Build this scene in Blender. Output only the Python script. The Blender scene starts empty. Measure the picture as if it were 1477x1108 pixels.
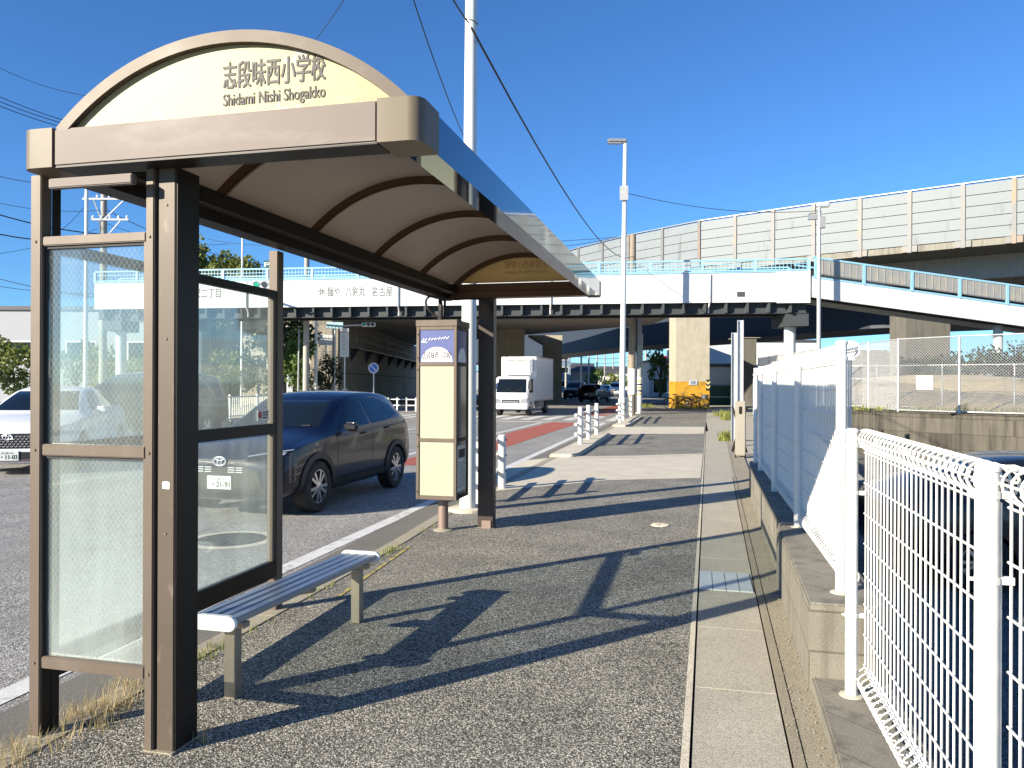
import bpy, bmesh, math, random
from mathutils import Vector, Matrix
from mathutils.bvhtree import BVHTree
random.seed(7)
sc = bpy.context.scene
COL = sc.collection
R = math.radians
# ------------------------------------------------------------ camera numbers
F, CX, CY, PSI, ROLL, H = 1110.0, 738.5, 554.0, R(13.65), R(0.22), 1.52
cf = Vector((-math.sin(PSI), math.cos(PSI), 0)); cr = Vector((math.cos(PSI), math.sin(PSI), 0)); cu = Vector((0, 0, 1))
cR = cr*math.cos(ROLL)+cu*math.sin(ROLL); cU = -cr*math.sin(ROLL)+cu*math.cos(ROLL)
CAM = Vector((0, 0, H))
def ray(x, y): return cf+cR*((x-CX)/F)-cU*((y-CY)/F)
def G(x, y, z=0.0):
    d = ray(x, y); return CAM+d*((z-H)/d.z)
def PY(x, y, Y):
    d = ray(x, y); return CAM+d*(Y/d.y)
def PT(x, y, D): return CAM+ray(x, y)*D
def L(lat, D, z=0.0):
    v = cr*lat+cf*D; return Vector((v.x, v.y, z))
ROAD = -0.06
LOT = -0.8
# ------------------------------------------------------------ mesh builder
class MB:
    def __init__(s): s.bm = bmesh.new(); s.mi = 0
    def face(s, vs):
        try:
            f = s.bm.faces.new(vs); f.material_index = s.mi; return f
        except ValueError: return None
    def poly(s, pts): return s.face([s.bm.verts.new(p) for p in pts])
    def box(s, a, b):
        x0, y0, z0 = a; x1, y1, z1 = b
        return s.hexa([(x0,y0,z0),(x1,y0,z0),(x1,y1,z0),(x0,y1,z0)], [(x0,y0,z1),(x1,y0,z1),(x1,y1,z1),(x0,y1,z1)])
    def hexa(s, lo, hi):
        l = [s.bm.verts.new(p) for p in lo]; h = [s.bm.verts.new(p) for p in hi]; n = len(l)
        s.face(l[::-1]); s.face(h)
        for i in range(n): s.face([l[i], l[(i+1)%n], h[(i+1)%n], h[i]])
        return s
    def beam(s, p, q, w, h, up=(0,0,1)):
        p = Vector(p); q = Vector(q); d = (q-p).normalized(); u = Vector(up)
        sd = d.cross(u)
        if sd.length < 1e-6: sd = Vector((1,0,0))
        sd.normalize(); u = sd.cross(d).normalized()
        o = [(-w/2,-h/2),(w/2,-h/2),(w/2,h/2),(-w/2,h/2)]
        return s.hexa([p+sd*a+u*b for a,b in o], [q+sd*a+u*b for a,b in o])
    def prism(s, pts, vec):
        vec = Vector(vec); return s.hexa([Vector(p) for p in pts], [Vector(p)+vec for p in pts])
    def tube(s, path, r, n=8, cap=True, closed=False):
        path = [Vector(p) for p in path]; m = len(path); rings = []
        prev = None
        for i, p in enumerate(path):
            a = path[i-1] if (i > 0 or closed) else p
            b = path[(i+1)%m] if (i < m-1 or closed) else p
            d = (b-a).normalized()
            if prev is None:
                t = Vector((0,0,1)) if abs(d.z) < .9 else Vector((1,0,0))
                u = d.cross(t).normalized()
            else:
                u = prev-d*prev.dot(d)
                u = u.normalized() if u.length > 1e-6 else d.orthogonal().normalized()
            prev = u; v = d.cross(u)
            rr = r[i] if isinstance(r, (list, tuple)) else r
            rings.append([s.bm.verts.new(p+(u*math.cos(2*math.pi*k/n)+v*math.sin(2*math.pi*k/n))*rr) for k in range(n)])
        for i in range(m if closed else m-1):
            A = rings[i]; B = rings[(i+1)%m]
            for k in range(n): s.face([A[k], A[(k+1)%n], B[(k+1)%n], B[k]])
        if cap and not closed: s.face(rings[0][::-1]); s.face(rings[-1])
        return s
    def cyl(s, p, q, r0, r1=None, n=16): return s.tube([p, q], [r0, r0 if r1 is None else r1], n)
    def lathe(s, prof, c, axis='z', n=24, cap=True):
        rings = []; c = Vector(c)
        for (r, h) in prof:
            ring = []
            for k in range(n):
                a = 2*math.pi*k/n; x, y = r*math.cos(a), r*math.sin(a)
                ring.append(s.bm.verts.new(c+(Vector((x,y,h)) if axis == 'z' else Vector((h,x,y)))))
            rings.append(ring)
        for A, B in zip(rings, rings[1:]):
            for k in range(n): s.face([A[k], A[(k+1)%n], B[(k+1)%n], B[k]])
        if cap: s.face(rings[0][::-1]); s.face(rings[-1])
        return s
    def bevel(s, w, seg=2, ang=30):
        bmesh.ops.recalc_face_normals(s.bm, faces=s.bm.faces)
        es = [e for e in s.bm.edges if len(e.link_faces) == 2 and e.calc_face_angle(0) > R(ang)]
        bmesh.ops.bevel(s.bm, geom=es, offset=w, segments=seg, affect='EDGES', clamp_overlap=True)
        return s
def build(name, mb, mats, parent=None, world=True, smooth=None, fixn=True):
    bm = mb.bm
    if parent is not None and world: bm.transform(Matrix.Translation(-root_loc(parent)))
    if fixn: bmesh.ops.recalc_face_normals(bm, faces=bm.faces)
    me = bpy.data.meshes.new(name); bm.to_mesh(me); bm.free()
    for m in (mats if isinstance(mats, (list, tuple)) else [mats]): me.materials.append(m)
    if smooth is not None: shade(me, smooth)
    o = bpy.data.objects.new(name, me); COL.objects.link(o)
    if parent is not None: o.parent = parent
    return o
def shade(me, ang):
    for p in me.polygons: p.use_smooth = True
    try: me.set_sharp_from_angle(angle=R(ang))
    except Exception: pass
def root_loc(o):
    v = Vector(o.location)
    while o.parent is not None:
        o = o.parent; v += o.location
    return v
def tag(o, label, cat, group=None, kind=None):
    if label: o['label'] = label
    if cat: o['category'] = cat
    if group: o['group'] = group
    if kind: o['kind'] = kind
    return o
def thing(name, label, cat, loc=(0,0,0), group=None, rz=0):
    o = bpy.data.objects.new(name, None); COL.objects.link(o); o.empty_display_size = .2
    o.location = loc; o.rotation_euler = (0,0,rz)
    return tag(o, label, cat, group)
def structure(name, mb, m, smooth=None):
    o = build(name, mb, m, smooth=smooth); o['kind'] = 'structure'; return o
def copy_tree(o, parent=None):
    c = o.copy(); COL.objects.link(c); c.parent = parent
    for ch in list(o.children): copy_tree(ch, c)
    return c
def text_mesh(body, ext=.0):
    cu_ = bpy.data.curves.new('txt', 'FONT'); cu_.body = body; cu_.resolution_u = 3; cu_.extrude = ext
    cu_.align_x = 'LEFT'
    o = bpy.data.objects.new('txt', cu_); COL.objects.link(o)
    dg = bpy.context.evaluated_depsgraph_get(); dg.update()
    me = bpy.data.meshes.new_from_object(o.evaluated_get(dg))
    bpy.data.objects.remove(o); bpy.data.curves.remove(cu_)
    return me
def text(name, body, org, xd, yd, w, h, m, parent=None, thick=.0015, world=True, mirror=False, bold=0):
    """lettering fitted to a w x h box whose lower left corner is org"""
    me = text_mesh(body); bm = bmesh.new(); bm.from_mesh(me); bpy.data.meshes.remove(me)
    if not bm.verts: bm.free(); return None
    xs = [v.co.x for v in bm.verts]; ys = [v.co.y for v in bm.verts]
    x0, x1, y0, y1 = min(xs), max(xs), min(ys), max(ys)
    xd = Vector(xd).normalized(); yd = Vector(yd).normalized(); n = xd.cross(yd); org = Vector(org)
    for v in bm.verts:
        a = (v.co.x-x0)/max(1e-6, x1-x0); b = (v.co.y-y0)/max(1e-6, y1-y0)
        if mirror: a = 1-a
        v.co = org+xd*(a*w)+yd*(b*h)
    if bold:
        base = list(bm.faces)
        for i, (dx, dy) in enumerate(((1,0),(0,1),(1,1),(-.6,.4))):
            d = bmesh.ops.duplicate(bm, geom=base)
            for e in d['geom']:
                if isinstance(e, bmesh.types.BMVert): e.co += xd*(dx*bold)+yd*(dy*bold)+n*(thick*.12*(i+1))
    r = bmesh.ops.extrude_face_region(bm, geom=list(bm.faces))
    for e in r['geom']:
        if isinstance(e, bmesh.types.BMVert): e.co += n*thick
    mb = MB(); mb.bm.free(); mb.bm = bm
    return build(name, mb, m, parent, world)
# ------------------------------------------------------------ materials
def newmat(name):
    m = bpy.data.materials.new(name); m.use_nodes = True; nt = m.node_tree
    for n in list(nt.nodes): nt.nodes.remove(n)
    out = nt.nodes.new('ShaderNodeOutputMaterial')
    return m, nt, out
def N(nt, t, **k):
    n = nt.nodes.new(t)
    for a, v in k.items():
        if a in n.inputs.keys(): n.inputs[a].default_value = v
        else: setattr(n, a, v)
    return n
def ramp(nt, src, stops):
    r = nt.nodes.new('ShaderNodeValToRGB'); e = r.color_ramp.elements
    while len(e) < len(stops): e.new(.5)
    for el, (p, c) in zip(e, stops):
        el.position = p; el.color = (*c, 1) if len(c) == 3 else c
    nt.links.new(src, r.inputs[0]); return r.outputs[0]
def mixc(nt, fac, a, b, mode='MIX'):
    n = nt.nodes.new('ShaderNodeMix'); n.data_type = 'RGBA'; n.blend_type = mode
    for i, v in ((0, fac), (6, a), (7, b)):
        if hasattr(v, 'links') or hasattr(v, 'is_linked'): nt.links.new(v, n.inputs[i])
        else: n.inputs[i].default_value = (*v, 1) if isinstance(v, (tuple, list)) and len(v) == 3 else v
    return n.outputs[2]
def mth(nt, op, a, b=None, c=None, clamp=False):
    n = nt.nodes.new('ShaderNodeMath'); n.operation = op; n.use_clamp = clamp
    for i, v in enumerate((a, b, c)):
        if v is None: continue
        if hasattr(v, 'is_linked'): nt.links.new(v, n.inputs[i])
        else: n.inputs[i].default_value = v
    return n.outputs[0]
def coords(nt, scale=None):
    t = nt.nodes.new('ShaderNodeTexCoord'); o = t.outputs['Object']
    if scale:
        mp = nt.nodes.new('ShaderNodeMapping'); mp.inputs['Scale'].default_value = scale
        nt.links.new(o, mp.inputs[0]); o = mp.outputs[0]
    return o
def noise(nt, scale, detail=4, rough=.55, sc3=None, vec=None):
    n = N(nt, 'ShaderNodeTexNoise', Scale=scale, Detail=detail, Roughness=rough)
    nt.links.new(vec if vec is not None else coords(nt, sc3), n.inputs['Vector']); return n.outputs[0]
def M(name, c, rough=.5, metal=0., var=.12, vs=3., stain=None, ss=2., st=(.5, .7), sst=None, bump=0., bs=60., coat=0., grain=0., gs=150., spec=.5):
    m, nt, out = newmat(name)
    b = N(nt, 'ShaderNodeBsdfPrincipled', Roughness=rough, Metallic=metal)
    b.inputs['Coat Weight'].default_value = coat; b.inputs['Coat Roughness'].default_value = .04
    b.inputs['Specular IOR Level'].default_value = spec
    col = None
    nz = noise(nt, vs, 5)
    col = mixc(nt, nz, tuple(x*(1-var) for x in c), tuple(min(1, x*(1+var)) for x in c))
    if grain:
        g = noise(nt, gs, 2)
        col = mixc(nt, ramp(nt, g, [(.3, (1-grain,)*3), (.7, (1+grain*.6,)*3)]), col, col) if False else mixc(nt, 1.0, col, ramp(nt, g, [(.32, (1-grain,)*3), (.68, (1,)*3)]), 'MULTIPLY')
    if stain:
        s_ = noise(nt, ss, 6, .6, sst)
        col = mixc(nt, ramp(nt, s_, [(st[0], (0,0,0)), (st[1], (1,1,1))]), col, stain)
    nt.links.new(col, b.inputs['Base Color'])
    rr = mth(nt, 'MULTIPLY_ADD', nz, .25*rough, rough*.87, True)
    nt.links.new(rr, b.inputs['Roughness'])
    if bump:
        bp = N(nt, 'ShaderNodeBump', Strength=bump, Distance=.01); nt.links.new(noise(nt, bs, 3), bp.inputs['Height'])
        nt.links.new(bp.outputs[0], b.inputs['Normal'])
    nt.links.new(b.outputs[0], out.inputs[0]); return m
def asphalt(name, dark, mid, light, cell=110., patch=.25, tint=(1,1,1), bump=.5, worn=None, wa=(1.6,.12,1), wamt=.6, crack=.55):
    m, nt, out = newmat(name); b = N(nt, 'ShaderNodeBsdfPrincipled', Roughness=.85)
    v = coords(nt)
    vo = N(nt, 'ShaderNodeTexVoronoi', Scale=cell); nt.links.new(v, vo.inputs['Vector'])
    sep = nt.nodes.new('ShaderNodeSeparateColor'); nt.links.new(vo.outputs['Color'], sep.inputs[0])
    col = ramp(nt, sep.outputs[0], [(0., dark), (.45, mid), (.8, light), (1., tuple(min(1, x*1.5) for x in light))])
    edge = ramp(nt, vo.outputs['Distance'], [(.25, (1,1,1)), (.62, (.25,.25,.25))])
    col = mixc(nt, .8, col, edge, 'MULTIPLY')
    p = noise(nt, 1.3, 6, .6)
    col = mixc(nt, 1., col, ramp(nt, p, [(.3, (1-patch,)*3), (.7, (1+patch*.4,)*3)]), 'MULTIPLY')
    p2 = noise(nt, 14, 3)
    col = mixc(nt, .6, col, ramp(nt, p2, [(.3, (.8,.8,.8)), (.7, (1.1,1.1,1.08))]), 'MULTIPLY')
    if worn:
        st_ = noise(nt, .9, 6, .65, wa)
        col = mixc(nt, ramp(nt, st_, [(.48, (0,0,0)), (.72, (wamt,)*3)]), col, worn)
        sp_ = noise(nt, 4.5, 2, .5)
        col = mixc(nt, ramp(nt, sp_, [(.70, (0,0,0)), (.76, (.6,.6,.6))]), col, tuple(x*.45 for x in worn))
        # thin cracks
        cr_ = N(nt, 'ShaderNodeTexVoronoi', Scale=.55); cr_.feature = 'DISTANCE_TO_EDGE'
        wv = N(nt, 'ShaderNodeTexNoise', Scale=2.2, Detail=5.); nt.links.new(v, wv.inputs['Vector'])
        va = nt.nodes.new('ShaderNodeVectorMath'); va.operation = 'ADD'
        nt.links.new(v, va.inputs[0]); nt.links.new(wv.outputs['Color'], va.inputs[1]); nt.links.new(va.outputs[0], cr_.inputs['Vector'])
        col = mixc(nt, ramp(nt, cr_.outputs['Distance'], [(.0, (crack,)*3), (.0055, (0,0,0))]), col, (.01,.01,.01))
    nt.links.new(col, b.inputs['Base Color'])
    bp = N(nt, 'ShaderNodeBump', Strength=bump, Distance=.004); bp.invert = True
    nt.links.new(vo.outputs['Distance'], bp.inputs['Height']); nt.links.new(bp.outputs[0], b.inputs['Normal'])
    nt.links.new(b.outputs[0], out.inputs[0]); return m
def concrete(name, c, stainc=(.06,.055,.05), streak=True, bump=.25, speck=.35, st=(.5,.75), block=None, amt=1.):
    m, nt, out = newmat(name); b = N(nt, 'ShaderNodeBsdfPrincipled', Roughness=.9)
    nz = noise(nt, 2.2, 6, .62)
    col = mixc(nt, nz, tuple(x*.72 for x in c), tuple(min(1, x*1.2) for x in c))
    g = noise(nt, 170, 2)
    col = mixc(nt, 1., col, ramp(nt, g, [(.35, (1-speck,)*3), (.55, (1,1,1))]), 'MULTIPLY')
    if streak:
        s_ = noise(nt, 3., 5, .6, (2.2, 2.2, .16))
        k = ramp(nt, s_, [(st[0], (0,0,0)), (st[1], (amt*.75,)*3)])
        col = mixc(nt, k, col, stainc)
    hgt = g
    if block:
        br = N(nt, 'ShaderNodeTexBrick', Scale=1.); br.offset = .5
        br.inputs['Brick Width'].default_value = block[0]; br.inputs['Row Height'].default_value = block[1]
        br.inputs['Mortar Size'].default_value = block[2]; br.inputs['Mortar Smooth'].default_value = .2
        cv = coords(nt); sx = nt.nodes.new('ShaderNodeSeparateXYZ'); nt.links.new(cv, sx.inputs[0])
        cb = nt.nodes.new('ShaderNodeCombineXYZ')
        nt.links.new(mth(nt, 'ADD', sx.outputs[0], sx.outputs[1]), cb.inputs[0]); nt.links.new(sx.outputs[2], cb.inputs[1])
        nt.links.new(cb.outputs[0], br.inputs['Vector'])
        br.inputs['Color1'].default_value = (.82,.82,.82,1); br.inputs['Color2'].default_value = (1,1,1,1); br.inputs['Mortar'].default_value = (.5,.49,.47,1)
        col = mixc(nt, 1., col, br.outputs['Color'], 'MULTIPLY')
    nt.links.new(col, b.inputs['Base Color'])
    bp = N(nt, 'ShaderNodeBump', Strength=bump, Distance=.006); nt.links.new(hgt, bp.inputs['Height']); nt.links.new(bp.outputs[0], b.inputs['Normal'])
    nt.links.new(b.outputs[0], out.inputs[0]); return m
def dusty_glass(name, wire=False, base=.28, lo=.0, hi=2.4, low_amt=.45, tint=(.78,.84,.81)):
    """pane with a coat of dust; heavier towards its foot"""
    m, nt, out = newmat(name)
    tr = N(nt, 'ShaderNodeBsdfTransparent'); tr.inputs[0].default_value = (.95,.985,.975,1)
    gl = N(nt, 'ShaderNodeBsdfGlossy', Roughness=.03); gl.inputs[0].default_value = (.9,.95,.95,1)
    fr = N(nt, 'ShaderNodeFresnel', IOR=1.45)
    m1 = nt.nodes.new('ShaderNodeMixShader'); nt.links.new(mth(nt, 'MULTIPLY', fr.outputs[0], .2), m1.inputs[0]); nt.links.new(tr.outputs[0], m1.inputs[1]); nt.links.new(gl.outputs[0], m1.inputs[2])
    df = N(nt, 'ShaderNodeBsdfDiffuse'); df.inputs[0].default_value = (*tint, 1)
    tl = N(nt, 'ShaderNodeBsdfTranslucent'); tl.inputs[0].default_value = (*tint, 1)
    m2 = nt.nodes.new('ShaderNodeMixShader'); m2.inputs[0].default_value = .45; nt.links.new(df.outputs[0], m2.inputs[1]); nt.links.new(tl.outputs[0], m2.inputs[2])
    cv = coords(nt); sx = nt.nodes.new('ShaderNodeSeparateXYZ'); nt.links.new(cv, sx.inputs[0])
    n1 = noise(nt, 2.6, 5, .6); n2 = noise(nt, 160, 2); n3 = noise(nt, 9, 5, .65, (1, 1, .12))
    zz = mth(nt, 'DIVIDE', mth(nt, 'SUBTRACT', sx.outputs[2], lo), hi-lo)
    grad = mth(nt, 'POWER', mth(nt, 'SUBTRACT', 1., zz, clamp=True), 1.6)
    fac = mth(nt, 'MULTIPLY_ADD', grad, low_amt, base)
    fac = mth(nt, 'MULTIPLY', fac, mth(nt, 'MULTIPLY_ADD', n1, 1.1, .42))
    fac = mth(nt, 'MULTIPLY', fac, mth(nt, 'MULTIPLY_ADD', n2, .5, .75))
    fac = mth(nt, 'MULTIPLY', fac, mth(nt, 'MULTIPLY_ADD', n3, 2.0, .0), clamp=True)
    if wire:
        s_ = .034
        for sg in (1, -1):
            u_ = mth(nt, 'DIVIDE', mth(nt, 'ADD', mth(nt, 'MULTIPLY', sx.outputs[0], sg*1.35), sx.outputs[2]), s_)
            w_ = mth(nt, 'LESS_THAN', mth(nt, 'ABSOLUTE', mth(nt, 'SUBTRACT', mth(nt, 'FRACT', mth(nt, 'ADD', u_, 100.)), .5)), .020)
            fac = mth(nt, 'MAXIMUM', fac, mth(nt, 'MULTIPLY', w_, .36))
    m3 = nt.nodes.new('ShaderNodeMixShader'); nt.links.new(fac, m3.inputs[0]); nt.links.new(m1.outputs[0], m3.inputs[1]); nt.links.new(m2.outputs[0], m3.inputs[2])
    nt.links.new(m3.outputs[0], out.inputs[0]); return m
def leafmat(name, c1, c2):
    m, nt, out = newmat(name)
    nz = noise(nt, 1.8, 3); n2 = noise(nt, 23, 1)
    col = mixc(nt, mth(nt, 'MULTIPLY_ADD', n2, .6, mth(nt, 'MULTIPLY', nz, .4)), c1, c2)
    df = N(nt, 'ShaderNodeBsdfPrincipled', Roughness=.55); nt.links.new(col, df.inputs['Base Color'])
    tl = N(nt, 'ShaderNodeBsdfTranslucent'); nt.links.new(col, tl.inputs[0])
    mx = nt.nodes.new('ShaderNodeMixShader'); mx.inputs[0].default_value = .3
    nt.links.new(df.outputs[0], mx.inputs[1]); nt.links.new(tl.outputs[0], mx.inputs[2]); nt.links.new(mx.outputs[0], out.inputs[0]); return m
def translucent_panel(name, c, rough=.4, tl_w=.35, stain=None, ss=6., st=(.5,.6), var=.06):
    m, nt, out = newmat(name)
    col = mixc(nt, noise(nt, 2.5, 5), tuple(x*(1-var) for x in c), tuple(min(1, x*(1+var)) for x in c))
    if stain:
        s1 = noise(nt, ss, 8, .7)
        col = mixc(nt, ramp(nt, s1, [(st[0], (0,0,0)), (st[1], (.85,.85,.85))]), col, stain)
        n8 = noise(nt, 70, 4, .7); sx = nt.nodes.new('ShaderNodeSeparateXYZ'); nt.links.new(coords(nt), sx.inputs[0])
        low = mth(nt, 'SUBTRACT', 1., mth(nt, 'DIVIDE', mth(nt, 'SUBTRACT', sx.outputs[2], 2.56), .16), clamp=True)
        k8 = mth(nt, 'MULTIPLY', mth(nt, 'MULTIPLY', low, noise(nt, 4, 3)), ramp(nt, n8, [(.52, (0,0,0)), (.58, (1,1,1))]))
        col = mixc(nt, k8, col, (.20,.16,.07))
    b = N(nt, 'ShaderNodeBsdfPrincipled', Roughness=rough); nt.links.new(col, b.inputs['Base Color'])
    tl = N(nt, 'ShaderNodeBsdfTranslucent'); nt.links.new(col, tl.inputs[0])
    mx = nt.nodes.new('ShaderNodeMixShader'); mx.inputs[0].default_value = tl_w
    nt.links.new(b.outputs[0], mx.inputs[1]); nt.links.new(tl.outputs[0], mx.inputs[2]); nt.links.new(mx.outputs[0], out.inputs[0]); return m
# palette
ASPH_WALK = asphalt('walk_asphalt', (.05,.047,.042), (.265,.25,.213), (.68,.64,.535), 138, .34, bump=.8, worn=(.15,.137,.115), wa=(1.1,.35,1), wamt=.4, crack=.35)
ASPH_ROAD = asphalt('road_asphalt', (.10,.096,.09), (.40,.385,.355), (.78,.75,.69), 130, .22, bump=.7, worn=(.20,.193,.18))
ASPH_LOT = asphalt('lot_asphalt', (.06,.06,.055), (.20,.19,.17), (.36,.34,.30), 90, .3)
CONC_PALE = concrete('pale_concrete', (.66,.60,.47), streak=False, bump=.4, speck=.5)
CONC_GUT = concrete('gutter_concrete', (.47,.435,.345), streak=False, bump=.4, speck=.55)
CONC_DARK = concrete('kerb_concrete', (.40,.36,.27), (.05,.05,.04), streak=False, bump=.5, speck=.5)
CONC_ROADG = concrete('road_gutter_concrete', (.19,.18,.155), streak=False, bump=.5, speck=.6)
CONC_VERGE = concrete('verge_concrete', (.33,.29,.21), streak=False, bump=.5, speck=.6)
CONC_WALL = concrete('block_concrete', (.27,.25,.20), (.06,.055,.045), block=(.40,.20,.006), bump=.4)
CONC_BLK = concrete('retaining_concrete', (.135,.122,.095), (.02,.019,.016), block=(.9,.45,.012), bump=.3, st=(.42,.68))
CONC_PIER = concrete('pier_concrete', (.46,.42,.33), (.16,.14,.11), amt=.6, st=(.5,.8))
CONC_VIA = concrete('viaduct_concrete', (.27,.26,.22), (.07,.06,.05))
CONC_UNDER = concrete('soffit_concrete', (.46,.44,.40), (.14,.13,.12), amt=.5)
CONC_SLOPE = concrete('slope_concrete', (.58,.47,.28), (.14,.11,.06), amt=.8)
EARTH = M('earth', (.11,.1,.08), .95, var=.3, vs=.6, bump=.3, bs=20)
WHITE_LINE = M('road_paint', (.72,.72,.70), .7, stain=(.32,.31,.3), ss=9, st=(.52,.72), grain=.35, gs=120)
RED_LANE = M('red_paving', (.40,.10,.065), .85, var=.2, vs=2, stain=(.22,.07,.055), ss=3, st=(.5,.8), grain=.35, gs=110)
YELLOW_LINE = M('faded_yellow_paint', (.45,.36,.08), .8, stain=(.15,.14,.11), ss=12, st=(.42,.6))
BRONZE = M('bronze_aluminium', (.125,.098,.076), .5, .1, spec=.3, var=.10, vs=2.5, stain=(.165,.135,.11), ss=5, st=(.5,.8), sst=(1,1,.2))
BRONZE_WORN = M('worn_bronze_aluminium', (.095,.074,.056), .5, .1, spec=.3, var=.15, vs=3, stain=(.20,.165,.135), ss=14, st=(.58,.76), sst=(1,1,.35))
BRONZE_PALE = M('faded_bronze_aluminium', (.150,.120,.104), .55, 0, var=.1, vs=2, spec=.3, stain=(.24,.21,.19), ss=3.2, st=(.5,.75), sst=(.5,1,1.5))
BRONZE_CAP = M('bronze_corner', (.150,.120,.085), .5, .0, spec=.3, var=.12, vs=6)
MIRROR = M('polished_fascia', (.06,.10,.135), .05, 1., var=.03, stain=(.09,.10,.10), ss=1.5, st=(.55,.8))
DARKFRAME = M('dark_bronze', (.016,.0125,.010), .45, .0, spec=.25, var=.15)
RIB = M('rib_bronze', (.13,.075,.045), .4, .5)
ROOF_SHEET = translucent_panel('roof_sheet', (.36,.31,.27), .4, .38)
CREAM_SIGN = translucent_panel('cream_sign', (.33,.288,.135), .5, .05, stain=(.46,.45,.37), ss=2.4, st=(.56,.62))
CREAM_GLOW = translucent_panel('cream_glow', (.95,.72,.36), .4, .35)  # far gable: orange glow of light coming through put into its colour
CREAM_PANEL = translucent_panel('cream_panel', (.42,.41,.305), .3, .05, var=.03)
GLASS_WIRE = dusty_glass('wired_glass', True, .060, .3, 1.8, .18)
GLASS_DUST = dusty_glass('dusty_glass', False, .060, .3, 2.2, .06)
BEAD = M('rubber_bead', (.02,.02,.02), .7)
ALU_DARK = M('seat_aluminium', (.42,.45,.50), .35, .8, var=.1, vs=4)
ALU_LEG = M('leg_steel', (.36,.32,.25), .42, .6, var=.12, vs=8, stain=(.2,.16,.11), ss=6, st=(.58,.75))
WHITE_CAP = M('white_plastic', (.88,.87,.83), .4, var=.04)
WHITE_PAINT = M('white_paint', (.76,.745,.69), .38, var=.05, vs=2, stain=(.58,.55,.46), ss=4, st=(.6,.85))
WHITE_POLE = M('pole_paint', (.70,.72,.70), .4, var=.06, stain=(.5,.5,.46), ss=3, st=(.6,.8), sst=(1,1,.2))
GALV = M('galvanised', (.50,.51,.51), .45, .5, var=.15, vs=6)
GALV_DARK = M('dull_galvanised', (.30,.31,.32), .5, .5, var=.15, vs=6)
INK = M('sign_ink', (.035,.035,.035), .6)
INK_GREY = M('grey_ink', (.03,.028,.026), .6)
INK_GHOST = M('ghost_lettering', (.50,.33,.13), .6)
BLUE_SIGN = M('blue_sign', (.085,.105,.27), .35, var=.05)
PINK_POST = M('stand_post', (.25,.18,.15), .5, .2)
BLACK = M('black_rubber', (.012,.012,.012), .6)
CABLE = M('cable_sheath', (.02,.02,.022), .6)
def lerp(a, b, t): return a+(b-a)*t
def pl(pts, y):
    if y <= pts[0][0]: (a, b), (c, d) = pts[0], pts[1]
    elif y >= pts[-1][0]: (a, b), (c, d) = pts[-2], pts[-1]
    else:
        for i in range(len(pts)-1):
            if pts[i][0] <= y <= pts[i+1][0]: (a, b), (c, d) = pts[i], pts[i+1]; break
    return b+(d-b)*(y-a)/(c-a)
# measured lines along the street: (Y, X)
ASPH_E = [(3.1,-.07),(5.9,-.035),(12.9,.05)]
GRV_L = [(3.1,-.03),(5.9,0),(16.3,.115)]
GRV_R = [(3.2,.365),(5.9,.405),(10.3,.484),(20.6,.70)]
WALLB = [(3.27,.515),(5.7,.575),(9.8,.625),(13,.70)]
KERB = [(2.9,-2.80),(6.8,-2.87),(8.85,-2.98),(18,-3.02),(60,-3.2)]
LINE_R = [(3.1,-3.31),(13.5,-3.43),(31.6,-3.66),(60,-4.0)]
# ------------------------------------------------------------ ground and road
b = MB(); b.poly([(-900,-900,LOT-.012),(900,-900,LOT-.012),(900,900,LOT-.012),(-900,900,LOT-.012)])
structure('ground', b, EARTH)
b = MB(); b.hexa([(-60,-30,LOT),(-3.02,-30,LOT),(-3.02,8,LOT),(-3.3,60,LOT),(-3.3,330,LOT),(-60,330,LOT)], [(-60,-30,ROAD),(-3.02,-30,ROAD),(-3.02,8,ROAD),(-3.3,60,ROAD),(-3.3,330,ROAD),(-60,330,ROAD)])
structure('road', b, ASPH_ROAD)
def strip(name, fl, fr, ys, z, m, zr=None, kind='structure', label=None, cat=None, grp=None):
    b = MB(); A = [b.bm.verts.new((fl(y), y, z)) for y in ys]; B = [b.bm.verts.new((fr(y), y, z if zr is None else zr)) for y in ys]
    for i in range(len(ys)-1): b.face([A[i], B[i], B[i+1], A[i+1]])
    o = build(name, b, m); tag(o, label, cat, grp, kind); return o
ys_all = [-6,0,2,3.1,4.5,5.9,7.5,9,10.6,12.9,14.5,16.3,18,20.6,26,32,40,50,60]
# walkway slab
b = MB(); lo = []; hi = []
kx = lambda y: pl(KERB, y); ax = lambda y: pl(ASPH_E, y)
ring = [(kx(y)+.15, y) for y in ys_all]+[(ax(y), y) for y in reversed(ys_all)]
b.hexa([(x,y,LOT) for x,y in ring], [(x,y,0) for x,y in ring])
structure('pavement', b, ASPH_WALK)
b = MB()
for y0, y1 in zip(ys_all, ys_all[1:]):
    n = max(1, int((y1-y0)/.6+.5))
    for k in range(n):
        a = lerp(y0, y1, k/n)+.004; c = lerp(y0, y1, (k+1)/n)-.004
        b.hexa([(kx(a),a,LOT),(kx(a)+.149,a,LOT),(kx(c)+.149,c,LOT),(kx(c),c,LOT)], [(kx(a)+.012,a,.004),(kx(a)+.149,a,.006),(kx(c)+.149,c,.006),(kx(c)+.012,c,.004)])
structure('kerb', b, CONC_DARK)
strip('kerb_gutter', lambda y: pl(KERB,y)-.42, lambda y: pl(KERB,y)+.01, ys_all, ROAD+.006, CONC_ROADG, ROAD+.012)
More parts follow.
